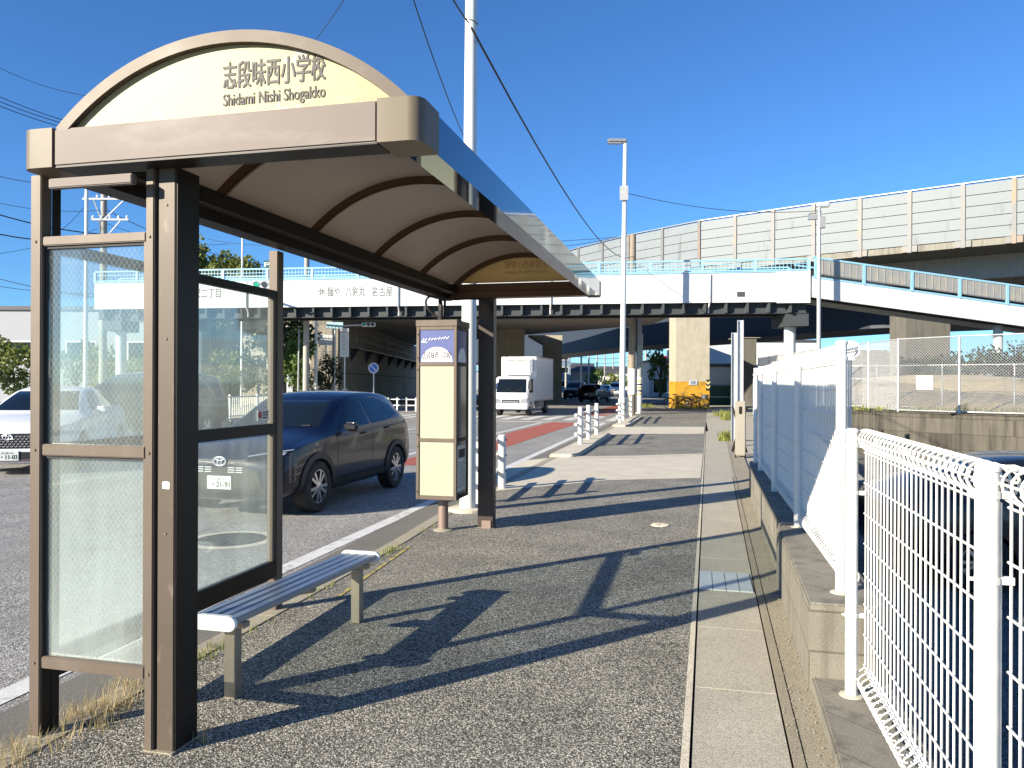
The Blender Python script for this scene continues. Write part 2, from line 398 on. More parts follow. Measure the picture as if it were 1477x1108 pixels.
# drain along the wall
b = MB()
yy = -6.0
while yy < 26:
    y2 = yy+1.0
    b.hexa([(pl(GRV_L,yy)+.006,yy,-.3),(pl(GRV_R,yy),yy,-.3),(pl(GRV_R,y2),y2-.008,-.3),(pl(GRV_L,y2)+.006,y2-.008,-.3)], [(pl(GRV_L,yy)+.006,yy,-.004),(pl(GRV_R,yy),yy,-.004),(pl(GRV_R,y2),y2-.008,-.004),(pl(GRV_L,y2)+.006,y2-.008,-.004)])
    yy = y2
structure('drain_cover', b, CONC_GUT)
b = MB()
ring = [(ax(y)+.002, y) for y in ys_all[:15]]+[(pl(GRV_L,y)-.004, y) for y in reversed(ys_all[:15])]
b.hexa([(x,y,-.3) for x,y in ring], [(x,y,.003) for x,y in ring])
structure('drain_edge', b, CONC_PALE)
b = MB()
for (f0, f1, z0, z1) in ((lambda y: pl(GRV_R,y)+.01, lambda y: pl(GRV_R,y)+.055, .0, .002), (lambda y: pl(GRV_R,y)+.06, lambda y: max(pl(WALLB,y)+.1, pl(GRV_R,y)+.3), -.003, .022)):
    A = [b.bm.verts.new((f0(y), y, z0)) for y in ys_all[:15]]; B = [b.bm.verts.new((f1(y), y, z1)) for y in ys_all[:15]]
    A2 = [b.bm.verts.new((f0(y), y, -.3)) for y in ys_all[:15]]; B2 = [b.bm.verts.new((f1(y), y, -.3)) for y in ys_all[:15]]
    for i in range(14):
        b.face([A[i], B[i], B[i+1], A[i+1]]); b.face([A2[i], A[i], A[i+1], A2[i+1]]); b.face([B[i], B2[i], B2[i+1], B[i+1]])
structure('drain_verge', b, CONC_VERGE)
b = MB()
y0_, y1_ = 5.9, 6.46
for k in range(4):
    xa = lerp(.012, .40, k/4); xb = lerp(.012, .40, (k+1)/4)-.006
    b.box((xa, y0_, -.01), (xb, y1_, .004))
tag(build('drain_grate', b, M('grate_steel', (.58,.62,.59), .5, .3, var=.2, vs=9, grain=.2)), 'pale steel drain cover in four strips let into the concrete drain by the block wall', 'drain cover')
# driveway ramp, far crossing strips
b = MB(); b.poly([(kx(10.5)+.16,10.5,.004),(-1.39,12.2,.004),(.03,12.9,.004),(.09,17.3,.004),(-1.2,16.3,.004),(kx(15.7)+.16,15.7,.004)])
structure('driveway', b, CONC_PALE)
b = MB(); b.poly([(-2.6,15.6,.009),(-1.2,16.2,.009),(.09,17.2,.009),(.09,17.45,.009),(-1.3,16.5,.009),(-2.6,15.95,.009)]); structure('driveway_edge', b, CONC_PALE)
b = MB(); b.poly([(kx(10.6)-.44,10.9,ROAD+.016),(kx(10.6)+.02,10.5,-.0),(kx(15.7)+.02,15.6,0),(kx(15.7)-.44,15.4,ROAD+.016)])
structure('driveway_apron', b, CONC_PALE)
b = MB(); b.poly([(kx(23)+.16,23.2,.004),(.16,24.6,.004),(.2,28.6,.004),(kx(28)+.16,27.6,.004)])
structure('crossing_ramp', b, CONC_PALE)
b = MB()
for (a, c) in ((15.75, 23.1), (27.7, 36)):
    pts = [(-3.02,a),(-2.55,a+.05),(-2.45,a+.5),(-2.50,c-.5),(-2.6,c),(-3.02,c)]
    b.hexa([(x,y,-.2) for x,y in pts], [(x,y,.07) for x,y in pts])
b.bevel(.025, 2)
structure('island_kerb', b, CONC_PALE)
b = MB(); b.poly([(-3.2,60,-.0),(2.4,60,-.0),(2.4,330,-.0),(-3.3,330,-.0)]); structure('far_pavement', b, ASPH_WALK)
b = MB(); b.poly([(.30,13.2,-.002),(2.6,13.2,-.002),(6,60,-.002),(.3,60,-.002)]); structure('side_yard', b, CONC_GUT)
# paint
strip('edge_line', lambda y: pl(LINE_R,y)-.16, lambda y: pl(LINE_R,y), [-6,3.1,8,13.5,22,31.6], ROAD+.004, WHITE_LINE)
strip('red_lane', lambda y: -5.95, lambda y: -4.6-.004*y, [14,20,31.5], ROAD+.004, RED_LANE)
strip('red_lane', lambda y: -6.1, lambda y: -4.35-.005*y, [39,60], ROAD+.004, RED_LANE)
strip('lane_line', lambda y: -6.35, lambda y: -6.2, [12.5,31], ROAD+.004, WHITE_LINE)
for k in range(7):
    strip('centre_line', lambda y: -9.75, lambda y: -9.6, [-4+9*k-2, 1+9*k-2] if 9*k < 30 else [45+9*(k-4), 50+9*(k-4)], ROAD+.004, WHITE_LINE)
for x0 in [-18.2+.95*k for k in range(16)]:
    strip('crosswalk_bar', lambda y: x0, lambda y: x0+.48, [33.2,37.8], ROAD+.004, WHITE_LINE)
b = MB(); b.poly([(-9.5,31.3,ROAD+.004),(-3.8,31.3,ROAD+.004),(-3.8,31.75,ROAD+.004),(-9.5,31.75,ROAD+.004)]); structure('stop_line', b, WHITE_LINE)
b = MB()
for (x0,y0,x1,y1) in ((-18,40.5,-4.4,41.0),(-18,43.6,-4.4,44.1)):
    b.poly([(x0,y0,ROAD+.008),(x1,y0,ROAD+.008),(x1,y1,ROAD+.008),(x0,y1,ROAD+.008)])
structure('far_road_line', b, WHITE_LINE)
b = MB(); b.poly([(-2.50,5.0,.004),(-2.47,5.0,.004),(-2.60,6.75,.004),(-2.63,6.75,.004)]); structure('yellow_line', b, YELLOW_LINE)
# far pavement across the street
b = MB(); b.box((-40,-30,LOT),(-18.6,330,.06)); structure('far_side_pavement', b, CONC_GUT)
# parking lot behind the wall
b = MB(); b.poly([(.62,-20,LOT+.01),(40,-20,LOT+.01),(40,30,LOT+.01),(.62,30,LOT+.01)]); structure('parking_lot', b, ASPH_LOT)
# manholes
def manhole(name, label, c, r, m, ring=None):
    t = thing(name, label, 'manhole', c)
    b = MB(); b.lathe([(r,0),(r,.006),(r*.96,.009),(0.001,.009)], c, n=40)
    for k in range(10):
        a = k*math.pi/5
        p = Vector(c)+Vector((math.cos(a)*r*.35, math.sin(a)*r*.35, .0095)); q = Vector(c)+Vector((math.cos(a)*r*.85, math.sin(a)*r*.85, .0095))
        b.beam(p, q, .018, .008)
    build('lid', b, m, t)
    if ring:
        b = MB(); n = 44
        o_ = [b.bm.verts.new((c[0]+math.cos(2*math.pi*k/n)*(r+.11), c[1]+math.sin(2*math.pi*k/n)*(r+.11), c[2]+.002)) for k in range(n)]
        i_ = [b.bm.verts.new((c[0]+math.cos(2*math.pi*k/n)*(r+.004), c[1]+math.sin(2*math.pi*k/n)*(r+.004), c[2]+.004)) for k in range(n)]
        for k in range(n): b.face([o_[k], o_[(k+1)%n], i_[(k+1)%n], i_[k]])
        build('collar', b, ring, t)
manhole('manhole_cover', 'large round iron manhole lid with a pale collar in the road', (-4.57,6.86,ROAD+.002), .34, M('cast_iron', (.012,.013,.014), .6, .1, var=.25, vs=14), CONC_PALE)
manhole('valve_cover', 'small pale round valve lid in the dark pavement beside the drain', (-.40,8.45,.001), .10, CONC_PALE)
b = MB()
for k in range(7):
    p = G(948+k*3.2, 790+random.uniform(-2,2), .006); a = random.uniform(0,3)
    b.poly([p+Vector((math.cos(a+q)*s_, math.sin(a+q)*s_, .004*random.random())) for q, s_ in ((0,.028),(1.6,.012),(3.1,.028),(4.7,.012))])
tag(build('dead_leaves', b, M('dead_leaf', (.45,.36,.2), .8)), 'few dry yellowish leaves lying on the dark pavement', 'leaves')
# ------------------------------------------------------------ bus shelter
S = thing('bus_shelter', 'bronze bus shelter with arched roof, cream name gable and dusty glass walls', 'bus shelter', (-2.125,2.81,0))
def bx(name, a, c, m, bev=.004, parent=S, smooth=None):
    b = MB(); b.box(a, c)
    if bev: b.bevel(bev, 2)
    return build(name, b, m, parent, smooth=smooth)
Y0, Y1 = 2.62, 7.95
ZB, ZT = 2.405, 2.558
bx('post', (-2.785,2.715,0), (-2.730,2.775,ZB), BRONZE)
bx('post', (-2.216,2.722,0), (-2.177,2.80,ZB), BRONZE)
bx('post', (-2.166,2.735,0), (-2.085,2.89,ZB), BRONZE_WORN)
bx('post_gap', (-2.1765,2.765,0), (-2.1665,2.86,ZB), BLACK, 0)
bx('post', (-2.80,4.62,0), (-2.735,4.70,ZB), BRONZE)
po = bx('post', (-2.262,7.80,0), (-2.095,7.92,ZB+.02), M('dark_post', (.05,.034,.028), .45, .1, var=.2, vs=5))
bx('post_sleeve', (-2.215,7.785,0), (-2.115,7.799,.085), PINK_POST, .002)
for z0, z1 in ((2.103,2.142),(1.207,1.256),(.297,.348)):
    bx('rail', (-2.7295,2.722,z0), (-2.2165,2.772,z1), BRONZE)
bx('rail', (-2.62,2.640,2.322), (-2.2165,2.675,2.362), BRONZE_PALE)
for z0, z1 in ((.348,1.207),(1.256,2.103)):
    bx('bead', (-2.7295,2.735,z0), (-2.716,2.76,z1), BEAD, 0)
    bx('bead', (-2.7155,2.735,z1-.012), (-2.23,2.76,z1), BEAD, 0)
    bx('bead', (-2.2295,2.73,z0), (-2.2165,2.76,z1), BRONZE, 0)
    b = MB(); b.box((-2.7155,2.744,z0), (-2.2297,2.750,z1-.0125))
    o = build('glass_pane', b, GLASS_WIRE, S); o['label'] = 'dusty wired glass with a diamond mesh'
# roadside wall
for z0, z1 in ((2.088,2.136),(1.182,1.252),(.225,.338)):
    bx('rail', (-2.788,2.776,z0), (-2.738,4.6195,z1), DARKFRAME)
for z0, z1 in ((.338,1.182),(1.252,2.088)):
    bx('bead', (-2.785,4.585,z0), (-2.745,4.6195,z1), BRONZE, 0)
    b = MB(); b.box((-2.768,2.777,z0), (-2.762,4.5845,z1))
    build('glass_pane', b, GLASS_DUST, S)
# stickers
b = MB(); b.box((-2.7615,4.43,1.275),(-2.7600,4.56,1.345)); st_ = build('notice_sticker', b, M('sticker_white', (.74,.70,.64), .5), S)
b = MB(); b.lathe([(.022,0),(.022,.001)], (-2.7598,4.455,1.313), 'x', 20); build('red_ring', b, M('sticker_red', (.45,.06,.05), .5), st_)
b = MB()
for k in range(3): b.box((-2.7599,4.485,1.325-.017*k),(-2.7594,4.552-.01*(k==2),1.333-.017*k))
build('small_print', b, INK_GREY, st_)
b = MB(); b.prism([(-2.140,2.7345,1.085),(-2.108,2.7345,1.083),(-2.106,2.7345,1.110),(-2.118,2.7345,1.116),(-2.141,2.7345,1.112)], (0,-.0012,0)); build('paper_scrap', b, WHITE_CAP, S)
bx('side_shade_channel', (-2.0848,2.742,0), (-2.080,2.883,ZB-.001), DARKFRAME, 0)  # near-black channel plates; shade on the posts' right sides put into their colour
bx('side_shade_channel', (-2.7298,2.722,0), (-2.7255,2.770,.297), DARKFRAME, 0)
bx('side_shade_channel', (-2.7298,2.7725,0), (-2.7245,2.815,ZB-.001), DARKFRAME, 0)
bx('beam_shade_plate', (-2.57,Y0+.004,ZB-.006), (-1.15,Y0+.13,ZB-.0005), DARKFRAME, 0)  # added dark plate: shade under the front beam put into colour
# beams
b = MB(); b.box((-2.572,Y0,ZB),(-1.150,Y0+.13,ZT)); b.bevel(.006,2); build('front_beam', b, BRONZE_PALE, S, smooth=40)
for x0, x1 in ((-2.735,-2.576),(-1.1465,-.975)):
    b = MB(); rc = .055; sg = -1 if x0 < -2 else 1; xo, xi = (x0, x1) if sg < 0 else (x1, x0); ya = Y0-.006
    pts = [(xi,Y0+.19),(xi,ya)]+[(xo-sg*rc+sg*rc*math.sin(R(t)), ya+rc-rc*math.cos(R(t))) for t in range(0,91,9)]+[(xo,Y0+.19)]
    b.hexa([(x,y,ZB-.004) for x,y in pts], [(x,y,ZT+.004) for x,y in pts])
    build('corner_cap', b, BRONZE_CAP, S, smooth=40)
    b = MB(); b.box((x0+.02,Y1-.14,ZB+.012),(x1-.012,Y1+.004,ZT+.03)); b.bevel(.01,2); build('corner_cap', b, DARKFRAME, S)
def sl(a, c):  # long beam rising slightly towards the far end
    x0, z0 = a; x1, z1 = c; b = MB()
    b.hexa([(x0,Y0+.186,z0),(x1,Y0+.186,z0),(x1,Y1-.14,z0+.02),(x0,Y1-.14,z0+.02)], [(x0,Y0+.186,z1),(x1,Y0+.186,z1),(x1,Y1-.14,z1+.02),(x0,Y1-.14,z1+.02)]); return b
build('side_fascia', sl((-1.10,ZB-.002),(-.985,ZT)), MIRROR, S)['label'] = 'polished fascia mirroring the sky'
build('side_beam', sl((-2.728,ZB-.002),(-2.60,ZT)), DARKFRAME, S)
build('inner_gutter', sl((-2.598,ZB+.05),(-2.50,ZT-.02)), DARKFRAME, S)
bx('far_beam', (-2.58,7.80,ZB+.022), (-1.12,7.94,ZB+.085), RIB, .003)
bx('far_beam', (-2.58,7.815,ZB+.0855), (-1.12,7.93,ZT+.02), RIB, .003)
# arch
AXL, AXR, RISE = -2.56, -1.032, .315
ch = AXR-AXL; AR = (ch*ch/4+RISE*RISE)/(2*RISE); ACX = (AXL+AXR)/2; ACZ = ZT+RISE-AR
A0 = math.asin(ch/2/AR)
def arc(r, y, n=40, dz=0, a0=A0):
    return [Vector((ACX+r*math.sin(-a0+2*a0*k/n), y, ACZ+dz+r*math.cos(-a0+2*a0*k/n))) for k in range(n+1)]
def arc_band(r0, r1, ya, yb, dz=0, dz2=None, n=40):
    b = MB(); dz2 = dz if dz2 is None else dz2
    P = [arc(r0,ya,n,dz), arc(r1,ya,n,dz), arc(r1,yb,n,dz2), arc(r0,yb,n,dz2)]
    V = [[b.bm.verts.new(p) for p in q] for q in P]
    for i in range(n):
        for j in range(4): b.face([V[j][i], V[(j+1)%4][i], V[(j+1)%4][i+1], V[j][i+1]])
    b.face([V[j][0] for j in range(4)]); b.face([V[j][n] for j in range(4)]); return b
build('gable_trim', arc_band(AR-.040, AR+.006, Y0+.002, Y0+.07), M('trim_bronze', (.085,.066,.05), .5, .1, spec=.3, var=.12, vs=4, stain=(.15,.125,.10), ss=6, st=(.55,.8)), S, smooth=40)
build('gable_trim', arc_band(AR-.045, AR+.008, Y1-.09, Y1-.02, .03), BRONZE, S, smooth=40)
build('roof_sheet', arc_band(AR-.012, AR-.002, Y0+.07, Y1-.09, 0, .03), ROOF_SHEET, S, smooth=40)
for k in range(1, 5):
    y = lerp(Y0+.03, Y1-.06, k/5); dz = .03*k/5
    build('roof_rib', arc_band(AR-.05, AR-.0125, y-.022, y+.022, dz), RIB, S, smooth=40)
    build('roof_rib', arc_band(AR-.062, AR-.0505, y-.008, y+.008, dz), RIB, S, smooth=40)
build('roof_rib', arc_band(AR-.06, AR-.0125, Y1-.135, Y1-.095, .03), RIB, S, smooth=40)
ap = math.asin((-1.30-ACX)/AR)
b = MB(); pz = ACZ+(AR-.038)*math.cos(ap)
b.beam((-1.30,Y0+.13,pz),(-1.30,Y1-.10,pz+.03),.045,.05,(math.sin(ap),0,math.cos(ap))); build('purlin', b, DARKFRAME, S)
def gable(name, y, dz, m, th):
    b = MB(); pts = arc(AR-.03, y, 40, dz)
    pts = [p for p in pts if p.z > ZT-.005+dz]
    pts = pts+[Vector((AXR-.03,y,ZT-.006+dz)), Vector((AXL+.03,y,ZT-.006+dz))] if False else pts
    b.prism(pts, (0,th,0)); return build(name, b, m, S)
g1 = gable('name_panel', Y0+.03, 0, CREAM_SIGN, .012); g1['label'] = 'front cream gable panel with peeling film'
g2 = gable('name_panel', Y1-.06, .03, CREAM_GLOW, .012); g2['label'] = 'far gable panel seen from behind, lettering showing through mirrored'
def on(px, py, y): return PY(px, py, y)
yt = Y0+.0285
p = on(322,131,yt); q = on(469,115,yt); w = q.x-p.x
text('lettering', '志段味西小学校', (p.x,yt,2.662), (1,0,0), (0,0,1), w, .105, INK_GREY, S, .001, bold=.0018)
text('lettering', 'Shidami Nishi Shogakko', (p.x,yt,2.583), (1,0,0), (0,0,1), w, .060, INK_GREY, S, .001, bold=.0009)
yt = Y1-.062
text('lettering', '志段味西小学校', (-2.00,yt,2.735), (1,0,0), (0,0,1), .46, .085, INK_GHOST, S, .001, mirror=True)
text('lettering', 'Shidami Nishi Shogakko', (-2.00,yt,2.675), (1,0,0), (0,0,1), .46, .042, INK_GHOST, S, .001, mirror=True)
for x, y in ((-2.757,2.7145),(-2.1965,2.7215)):
    for z in (.32,1.23,2.12):
        b = MB(); b.cyl((x,y,z),(x,y-.004,z),.007,.005,10); build('screw_head', b, BRONZE_CAP, S)
for z in (.9,1.7,2.25):
    b = MB(); b.cyl((-2.1255,2.7345,z),(-2.1255,2.7315,z),.006,.005,10); build('screw_head', b, BRONZE_CAP, S)
for x0, x1, y0, y1 in ((-2.79,-2.715,2.71,2.82),(-2.222,-2.076,2.716,2.895),(-2.267,-2.09,7.795,7.925)):
    b = MB(); b.box((x0,y0,0),(x1,y1,.009)); b.bevel(.004,1); build('mortar_foot', b, CONC_VERGE, S)
# ------------------------------------------------------------ bench
Bn = thing('bench', 'low metal bench with two slatted seat rails and white end caps beside the shelter', 'bench', (-2.2,3.93,0))
def bseat(y): return -2.245+(y-3.22)*.062
for k, (o0, w_) in enumerate(((-.115,.115),(.008,.115))):
    b = MB(); ya, yb = 3.215, 4.66
    for dx, ww, zt in ((o0, w_*.46, .408), (o0+w_*.52, w_*.46, .408)):
        b.hexa([(bseat(ya)+dx,ya,.372),(bseat(ya)+dx+ww,ya,.372),(bseat(yb)+dx+ww,yb,.372),(bseat(yb)+dx,yb,.372)], [(bseat(ya)+dx,ya,zt),(bseat(ya)+dx+ww,ya,zt),(bseat(yb)+dx+ww,yb,zt),(bseat(yb)+dx,yb,zt)])
    b.bevel(.008, 3); build('seat_rail', b, ALU_DARK, Bn, smooth=40)
for y, dy in ((3.195,.022),(4.658,.022)):
    b = MB(); x = bseat(y); r_ = .036; zc = .387
    pts = [(x+.104+r_*math.cos(R(t)),y,zc+r_*math.sin(R(t))) for t in range(-90,91,15)]+[(x-.094+r_*math.cos(R(t)),y,zc+r_*math.sin(R(t))) for t in range(90,271,15)]
    b.prism(pts, (0,dy,0)); build('end_cap', b, WHITE_CAP, Bn, smooth=40)
for y in (3.30, 4.53):
    x = bseat(y)+.055
    b = MB(); b.box((x-.03,y-.03,0),(x+.03,y+.03,.345)); b.bevel(.004,1); build('leg', b, ALU_LEG, Bn)
    b = MB(); b.beam((x-.20,y+.0,.357),(x+.075,y+.0,.357),.05,.026); build('seat_bracket', b, ALU_LEG, Bn)
b = MB(); y = 3.95; x = bseat(y)
b.prism([(x-.20,y-.02,.371),(x+.10,y-.02,.371),(x+.10,y-.02,.345),(x-.10,y-.02,.30),(x-.20,y-.02,.30)], (0,.04,0)); build('seat_bracket', b, ALU_LEG, Bn)
# ------------------------------------------------------------ stop column
K = thing('bus_stop_column', 'tall bronze box sign column with blue stop name panel and blank cream panels on a single post', 'sign column', (-2.57,7.59,0))
kx0, kx1, ky0, ky1 = -2.795, -2.365, 7.38, 7.80
b = MB(); b.cyl((-2.575,7.60,0),(-2.575,7.60,.36),.052,n=24); build('post', b, PINK_POST, K, smooth=40)
b = MB(); b.lathe([(.10,0),(.10,.008),(.06,.016),(.053,.02)], (-2.575,7.60,0), n=20); build('base_collar', b, CONC_DARK, K)
for x in (kx0, kx1-.032):
    for y in (ky0, ky1-.032):
        bx('frame_post', (x,y,.345), (x+.032,y+.032,2.10), BRONZE, .003, K)
for z0, z1 in ((.345,.385),(.93,.965),(1.70,1.735),(2.065,2.10)):
    bx('frame_rail', (kx0+.033,ky0+.002,z0), (kx1-.033,ky0+.03,z1), BRONZE, .003, K)
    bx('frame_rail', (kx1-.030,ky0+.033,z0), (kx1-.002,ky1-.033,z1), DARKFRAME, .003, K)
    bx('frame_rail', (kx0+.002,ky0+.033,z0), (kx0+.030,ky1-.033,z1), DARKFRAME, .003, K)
bx('top_cap', (kx0-.006,ky0-.006,2.1005), (kx1+.006,ky1+.006,2.165), BRONZE, .004, K)
bx('bottom_plate', (kx0+.034,ky0+.034,.35), (kx1-.034,ky1-.034,.375), DARKFRAME, .0, K)
for z0, z1, m in ((.386,.929,CREAM_PANEL),(.966,1.699,CREAM_PANEL),(1.736,2.064,BLUE_SIGN)):
    o = bx('front_panel', (kx0+.033,ky0+.012,z0), (kx1-.033,ky0+.018,z1), m, 0, K)
    if m is BLUE_SIGN: o['label'] = 'blue stop name panel with white half disc'
    o = bx('side_panel', (kx1-.016,ky0+.033,z0), (kx1-.010,ky1-.033,z1), M('smoked_panel', (.10,.105,.11), .12) if m is not BLUE_SIGN else BLUE_SIGN, 0, K)
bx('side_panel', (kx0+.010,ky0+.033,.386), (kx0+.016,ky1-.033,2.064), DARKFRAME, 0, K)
bx('back_panel', (kx0+.033,ky1-.018,.386), (kx1-.033,ky1-.012,2.064), CREAM_PANEL, 0, K)
xm = (kx0+kx1)/2
b = MB(); pts = [(xm+.165*math.cos(a*math.pi/24), ky0+.0118, 1.742+.15*math.sin(a*math.pi/24)) for a in range(25)]
b.prism(pts, (0,-.001,0)); hd = build('white_half_disc', b, M('sign_white', (.82,.82,.84), .35), K)
text('lettering', '志段味西小学校', (xm-.148,ky0+.0106,1.768), (1,0,0), (0,0,1), .296, .078, INK, K, .0008, bold=.0014)
b = MB(); b.box((xm-.13,ky0+.0098,1.752),(xm+.13,ky0+.0106,1.757)); build('lettering', b, M('red_print', (.5,.08,.05), .5), K)
b = MB()  # small white swoosh lettering: three soft marks in a row
for i, (a, w_) in enumerate(((-.15,.05),(-.085,.055),(-.02,.03),(.02,.05),(.075,.06))):
    z = 1.965+.004*i
    b.tube([(xm+a,ky0+.011,z-.012),(xm+a+w_*.3,ky0+.011,z+.014),(xm+a+w_*.6,ky0+.011,z-.008),(xm+a+w_*.95,ky0+.011,z+.012)], .006, 6)
b.tube([(xm-.165,ky0+.011,1.945),(xm-.10,ky0+.011,1.938)], .006, 6)
build('lettering', b, M('sign_white2', (.85,.85,.86), .4), K)
b = MB(); pts = [(kx1-.0094, (ky0+ky1)/2+.13*math.cos(a*math.pi/20), 1.742+.15*math.sin(a*math.pi/20)) for a in range(21)]
b.prism(pts, (.001,0,0)); build('white_half_disc', b, M('sign_white3', (.82,.82,.84), .35), K)
b = MB(); b.box((kx1-.0094,ky0+.07,.42),(kx1-.0086,ky1-.07,.89)); nt_ = build('timetable_sheet', b, M('paper', (.62,.60,.52), .6), K)
b = MB()
b.box((kx1-.0085,ky0+.10,.76),(kx1-.0079,ky1-.10,.85))
for k in range(11): b.box((kx1-.0085,ky0+.09,.46+.025*k),(kx1-.0079,ky1-.09-.02*(k%3),.466+.025*k))
build('small_print', b, INK_GREY, nt_)
b = MB()
for z in (.42,.88,1.0,1.66,1.78,2.02): b.cyl((kx0+.018,ky0-.0005,z),(kx0+.018,ky0-.006,z),.008,.004,10)
build('screw_heads', b, DARKFRAME, K)
b = MB()
b.cyl((xm-.03,7.56,2.166),(xm-.03,7.56,2.42),.013,n=10); b.cyl((xm+.02,7.58,2.166),(xm+.02,7.58,2.42),.013,n=10)
build('conduit', b, DARKFRAME, K)
def spl(pts, n=8):
    out = []; P = [Vector(p) for p in pts]
    for i in range(len(P)-1):
        p0 = P[max(i-1,0)]; p1 = P[i]; p2 = P[i+1]; p3 = P[min(i+2,len(P)-1)]
        for k in range(n):
            t = k/n; out.append(.5*((2*p1)+(p2-p0)*t+(2*p0-5*p1+4*p2-p3)*t*t+(3*p1-p0-3*p2+p3)*t*t*t))
    return out+[P[-1]]
b = MB()
b.tube(spl([(xm-.02,7.57,2.18),(xm-.12,7.52,2.27),(xm-.16,7.50,2.36),(xm-.10,7.50,2.42),(xm+.10,7.55,2.39),(xm+.35,7.65,2.40),(xm+.43,7.76,2.36),(xm+.47,7.788,2.26)]), .012, 8)
b.tube(spl([(xm-.01,7.55,2.18),(xm+.0,7.52,2.30),(xm-.02,7.55,2.38)]), .02, 8)
build('feed_cable', b, CABLE, K, smooth=60)
# ------------------------------------------------------------ block wall and mesh fences on the right
WM = [CONC_WALL]
Wt = thing('block_wall', 'stepped grey concrete block wall along the drain carrying the white mesh fences', 'wall', (.6,4.2,0))
wx = lambda y: pl(WALLB, y)
def wseg(name, ya, yb, zt, off, th=.36, n=5):
    b = MB(); A = []
    lo = [(wx(lerp(ya,yb,k/n))+off, lerp(ya,yb,k/n)) for k in range(n+1)]+[(wx(lerp(ya,yb,k/n))+off+th, lerp(ya,yb,k/n)) for k in range(n,-1,-1)]
    b.hexa([(x,y,LOT-.1) for x,y in lo], [(x,y,zt) for x,y in lo]); 
    bmesh.ops.recalc_face_normals(b.bm, faces=b.bm.faces)
    es = [e for e in b.bm.edges if all(v.co.z > zt-.001 for v in e.verts) and len(e.link_faces) == 2]
    bmesh.ops.bevel(b.bm, geom=es, offset=.01, segments=2, affect='EDGES')
    return build(name, b, WM, Wt)
wseg('low_course', -6, 4.06, .075, .015, n=10)
wseg('raised_course', 4.065, 6.19, .44, .0)
yy = 6.215
for k in range(6):
    y2 = yy+.86; wseg('raised_course', yy, y2-.012, .445, .035, n=2); yy = y2
def roll_fence(root, ya, yb, zb, zt, x, sp=.060, wr=.0040, rr=.043, rows=8):
    n = max(2, int(round(abs(yb-ya)/sp))); b = MB()
    zc, zd = zt-rr, zb+rr
    prof = []
    for k in range(7): # lower loop
        a = R(-90-300+50*k*1.0) if False else R(250-50*k-160)
        prof.append((math.cos(a)*rr, zd+math.sin(a)*rr))
    prof = [(rr*math.cos(R(t)), zd+rr*math.sin(R(t))) for t in range(70,-225,-24)]+[(0,zd+rr*1.25)]
    prof += [(0, lerp(zd+rr*1.25, zc-rr*1.25, k/3)) for k in (1,2)]+[(0,zc-rr*1.25)]
    prof += [(rr*math.cos(R(t)), zc+rr*math.sin(R(t))) for t in range(-135,-440,-24)]
    for i in range(n+1):
        y = lerp(ya, yb, i/n); b.tube([(x+u,y,z) for u,z in prof], wr, 5)
    for k in range(rows):
        z = lerp(zd+rr*1.5, zc-rr*1.5, k/(rows-1)); b.tube([(x-wr*1.6,ya,z),(x-wr*1.6,yb,z)], wr, 5)
    for zz in (zc, zd):
        for t in (90, 0, 180): b.tube([(x+(rr-wr*2)*math.cos(R(t)),ya,zz+(rr-wr*2)*math.sin(R(t))),(x+(rr-wr*2)*math.cos(R(t)),yb,zz+(rr-wr*2)*math.sin(R(t)))], wr, 5)
    build('mesh_panel', b, WHITE_PAINT, root, fixn=False)
def fpost(root, x, y, zb, zt, r=.027, clamps=()):
    b = MB(); b.lathe([(r,zb),(r,zt),(r*1.12,zt+.001),(r*1.12,zt+.012),(r*.7,zt+.02)], (x,y,0), n=20); po_ = build('post', b, WHITE_PAINT, root, smooth=40)
    b = MB(); b.lathe([(r*2.0,zb-.001),(r*1.9,zb+.004),(r*1.05,zb+.006)], (x,y,0), n=20); build('footing', b, CONC_PALE, po_)
    for z in clamps:
        b = MB(); b.lathe([(r+.003,z-.009),(r+.003,z+.009)], (x,y,0), n=16); b.box((x+.02,y-.010,z-.009),(x+.06,y+.010,z+.009)); b.cyl((x-.042,y,z),(x-.02,y,z),.005,n=8)
        build('clamp', b, WHITE_PAINT, po_)
f1 = thing('mesh_fence', 'nearer and lower white welded mesh fence with rolled top, on the low wall', 'fence', (.72,3.8,.075), 'white mesh fences on the block wall')
NP = [(.695,3.86),(.725,2.22),(.745,.60),(.76,-1.0)]
for i, (x, y) in enumerate(NP): fpost(f1, x, y, .075, 1.30, clamps=(.45,1.02,1.24))
for (xa, ya), (xb, yb) in zip(NP, NP[1:]):
    roll_fence(f1, ya-.0, yb+.0, .115, 1.315, (xa+xb)/2+.045)
f2 = thing('mesh_fence', 'farther and taller white welded mesh fence shaded by the shelter roof, on the raised wall', 'fence', (.74,4.33,.44), 'white mesh fences on the block wall')
MP = [(.722,4.30),(.735,6.22),(.745,8.2),(.755,10.15),(.765,11.15)]
for i, (x, y) in enumerate(MP): fpost(f2, x, y, .44, 1.735, clamps=(.62,1.10,1.66))
for (xa, ya), (xb, yb) in zip(MP, MP[1:]):
    roll_fence(f2, ya+.035, yb-.035, .475, 1.75, (xa+xb)/2+.045)
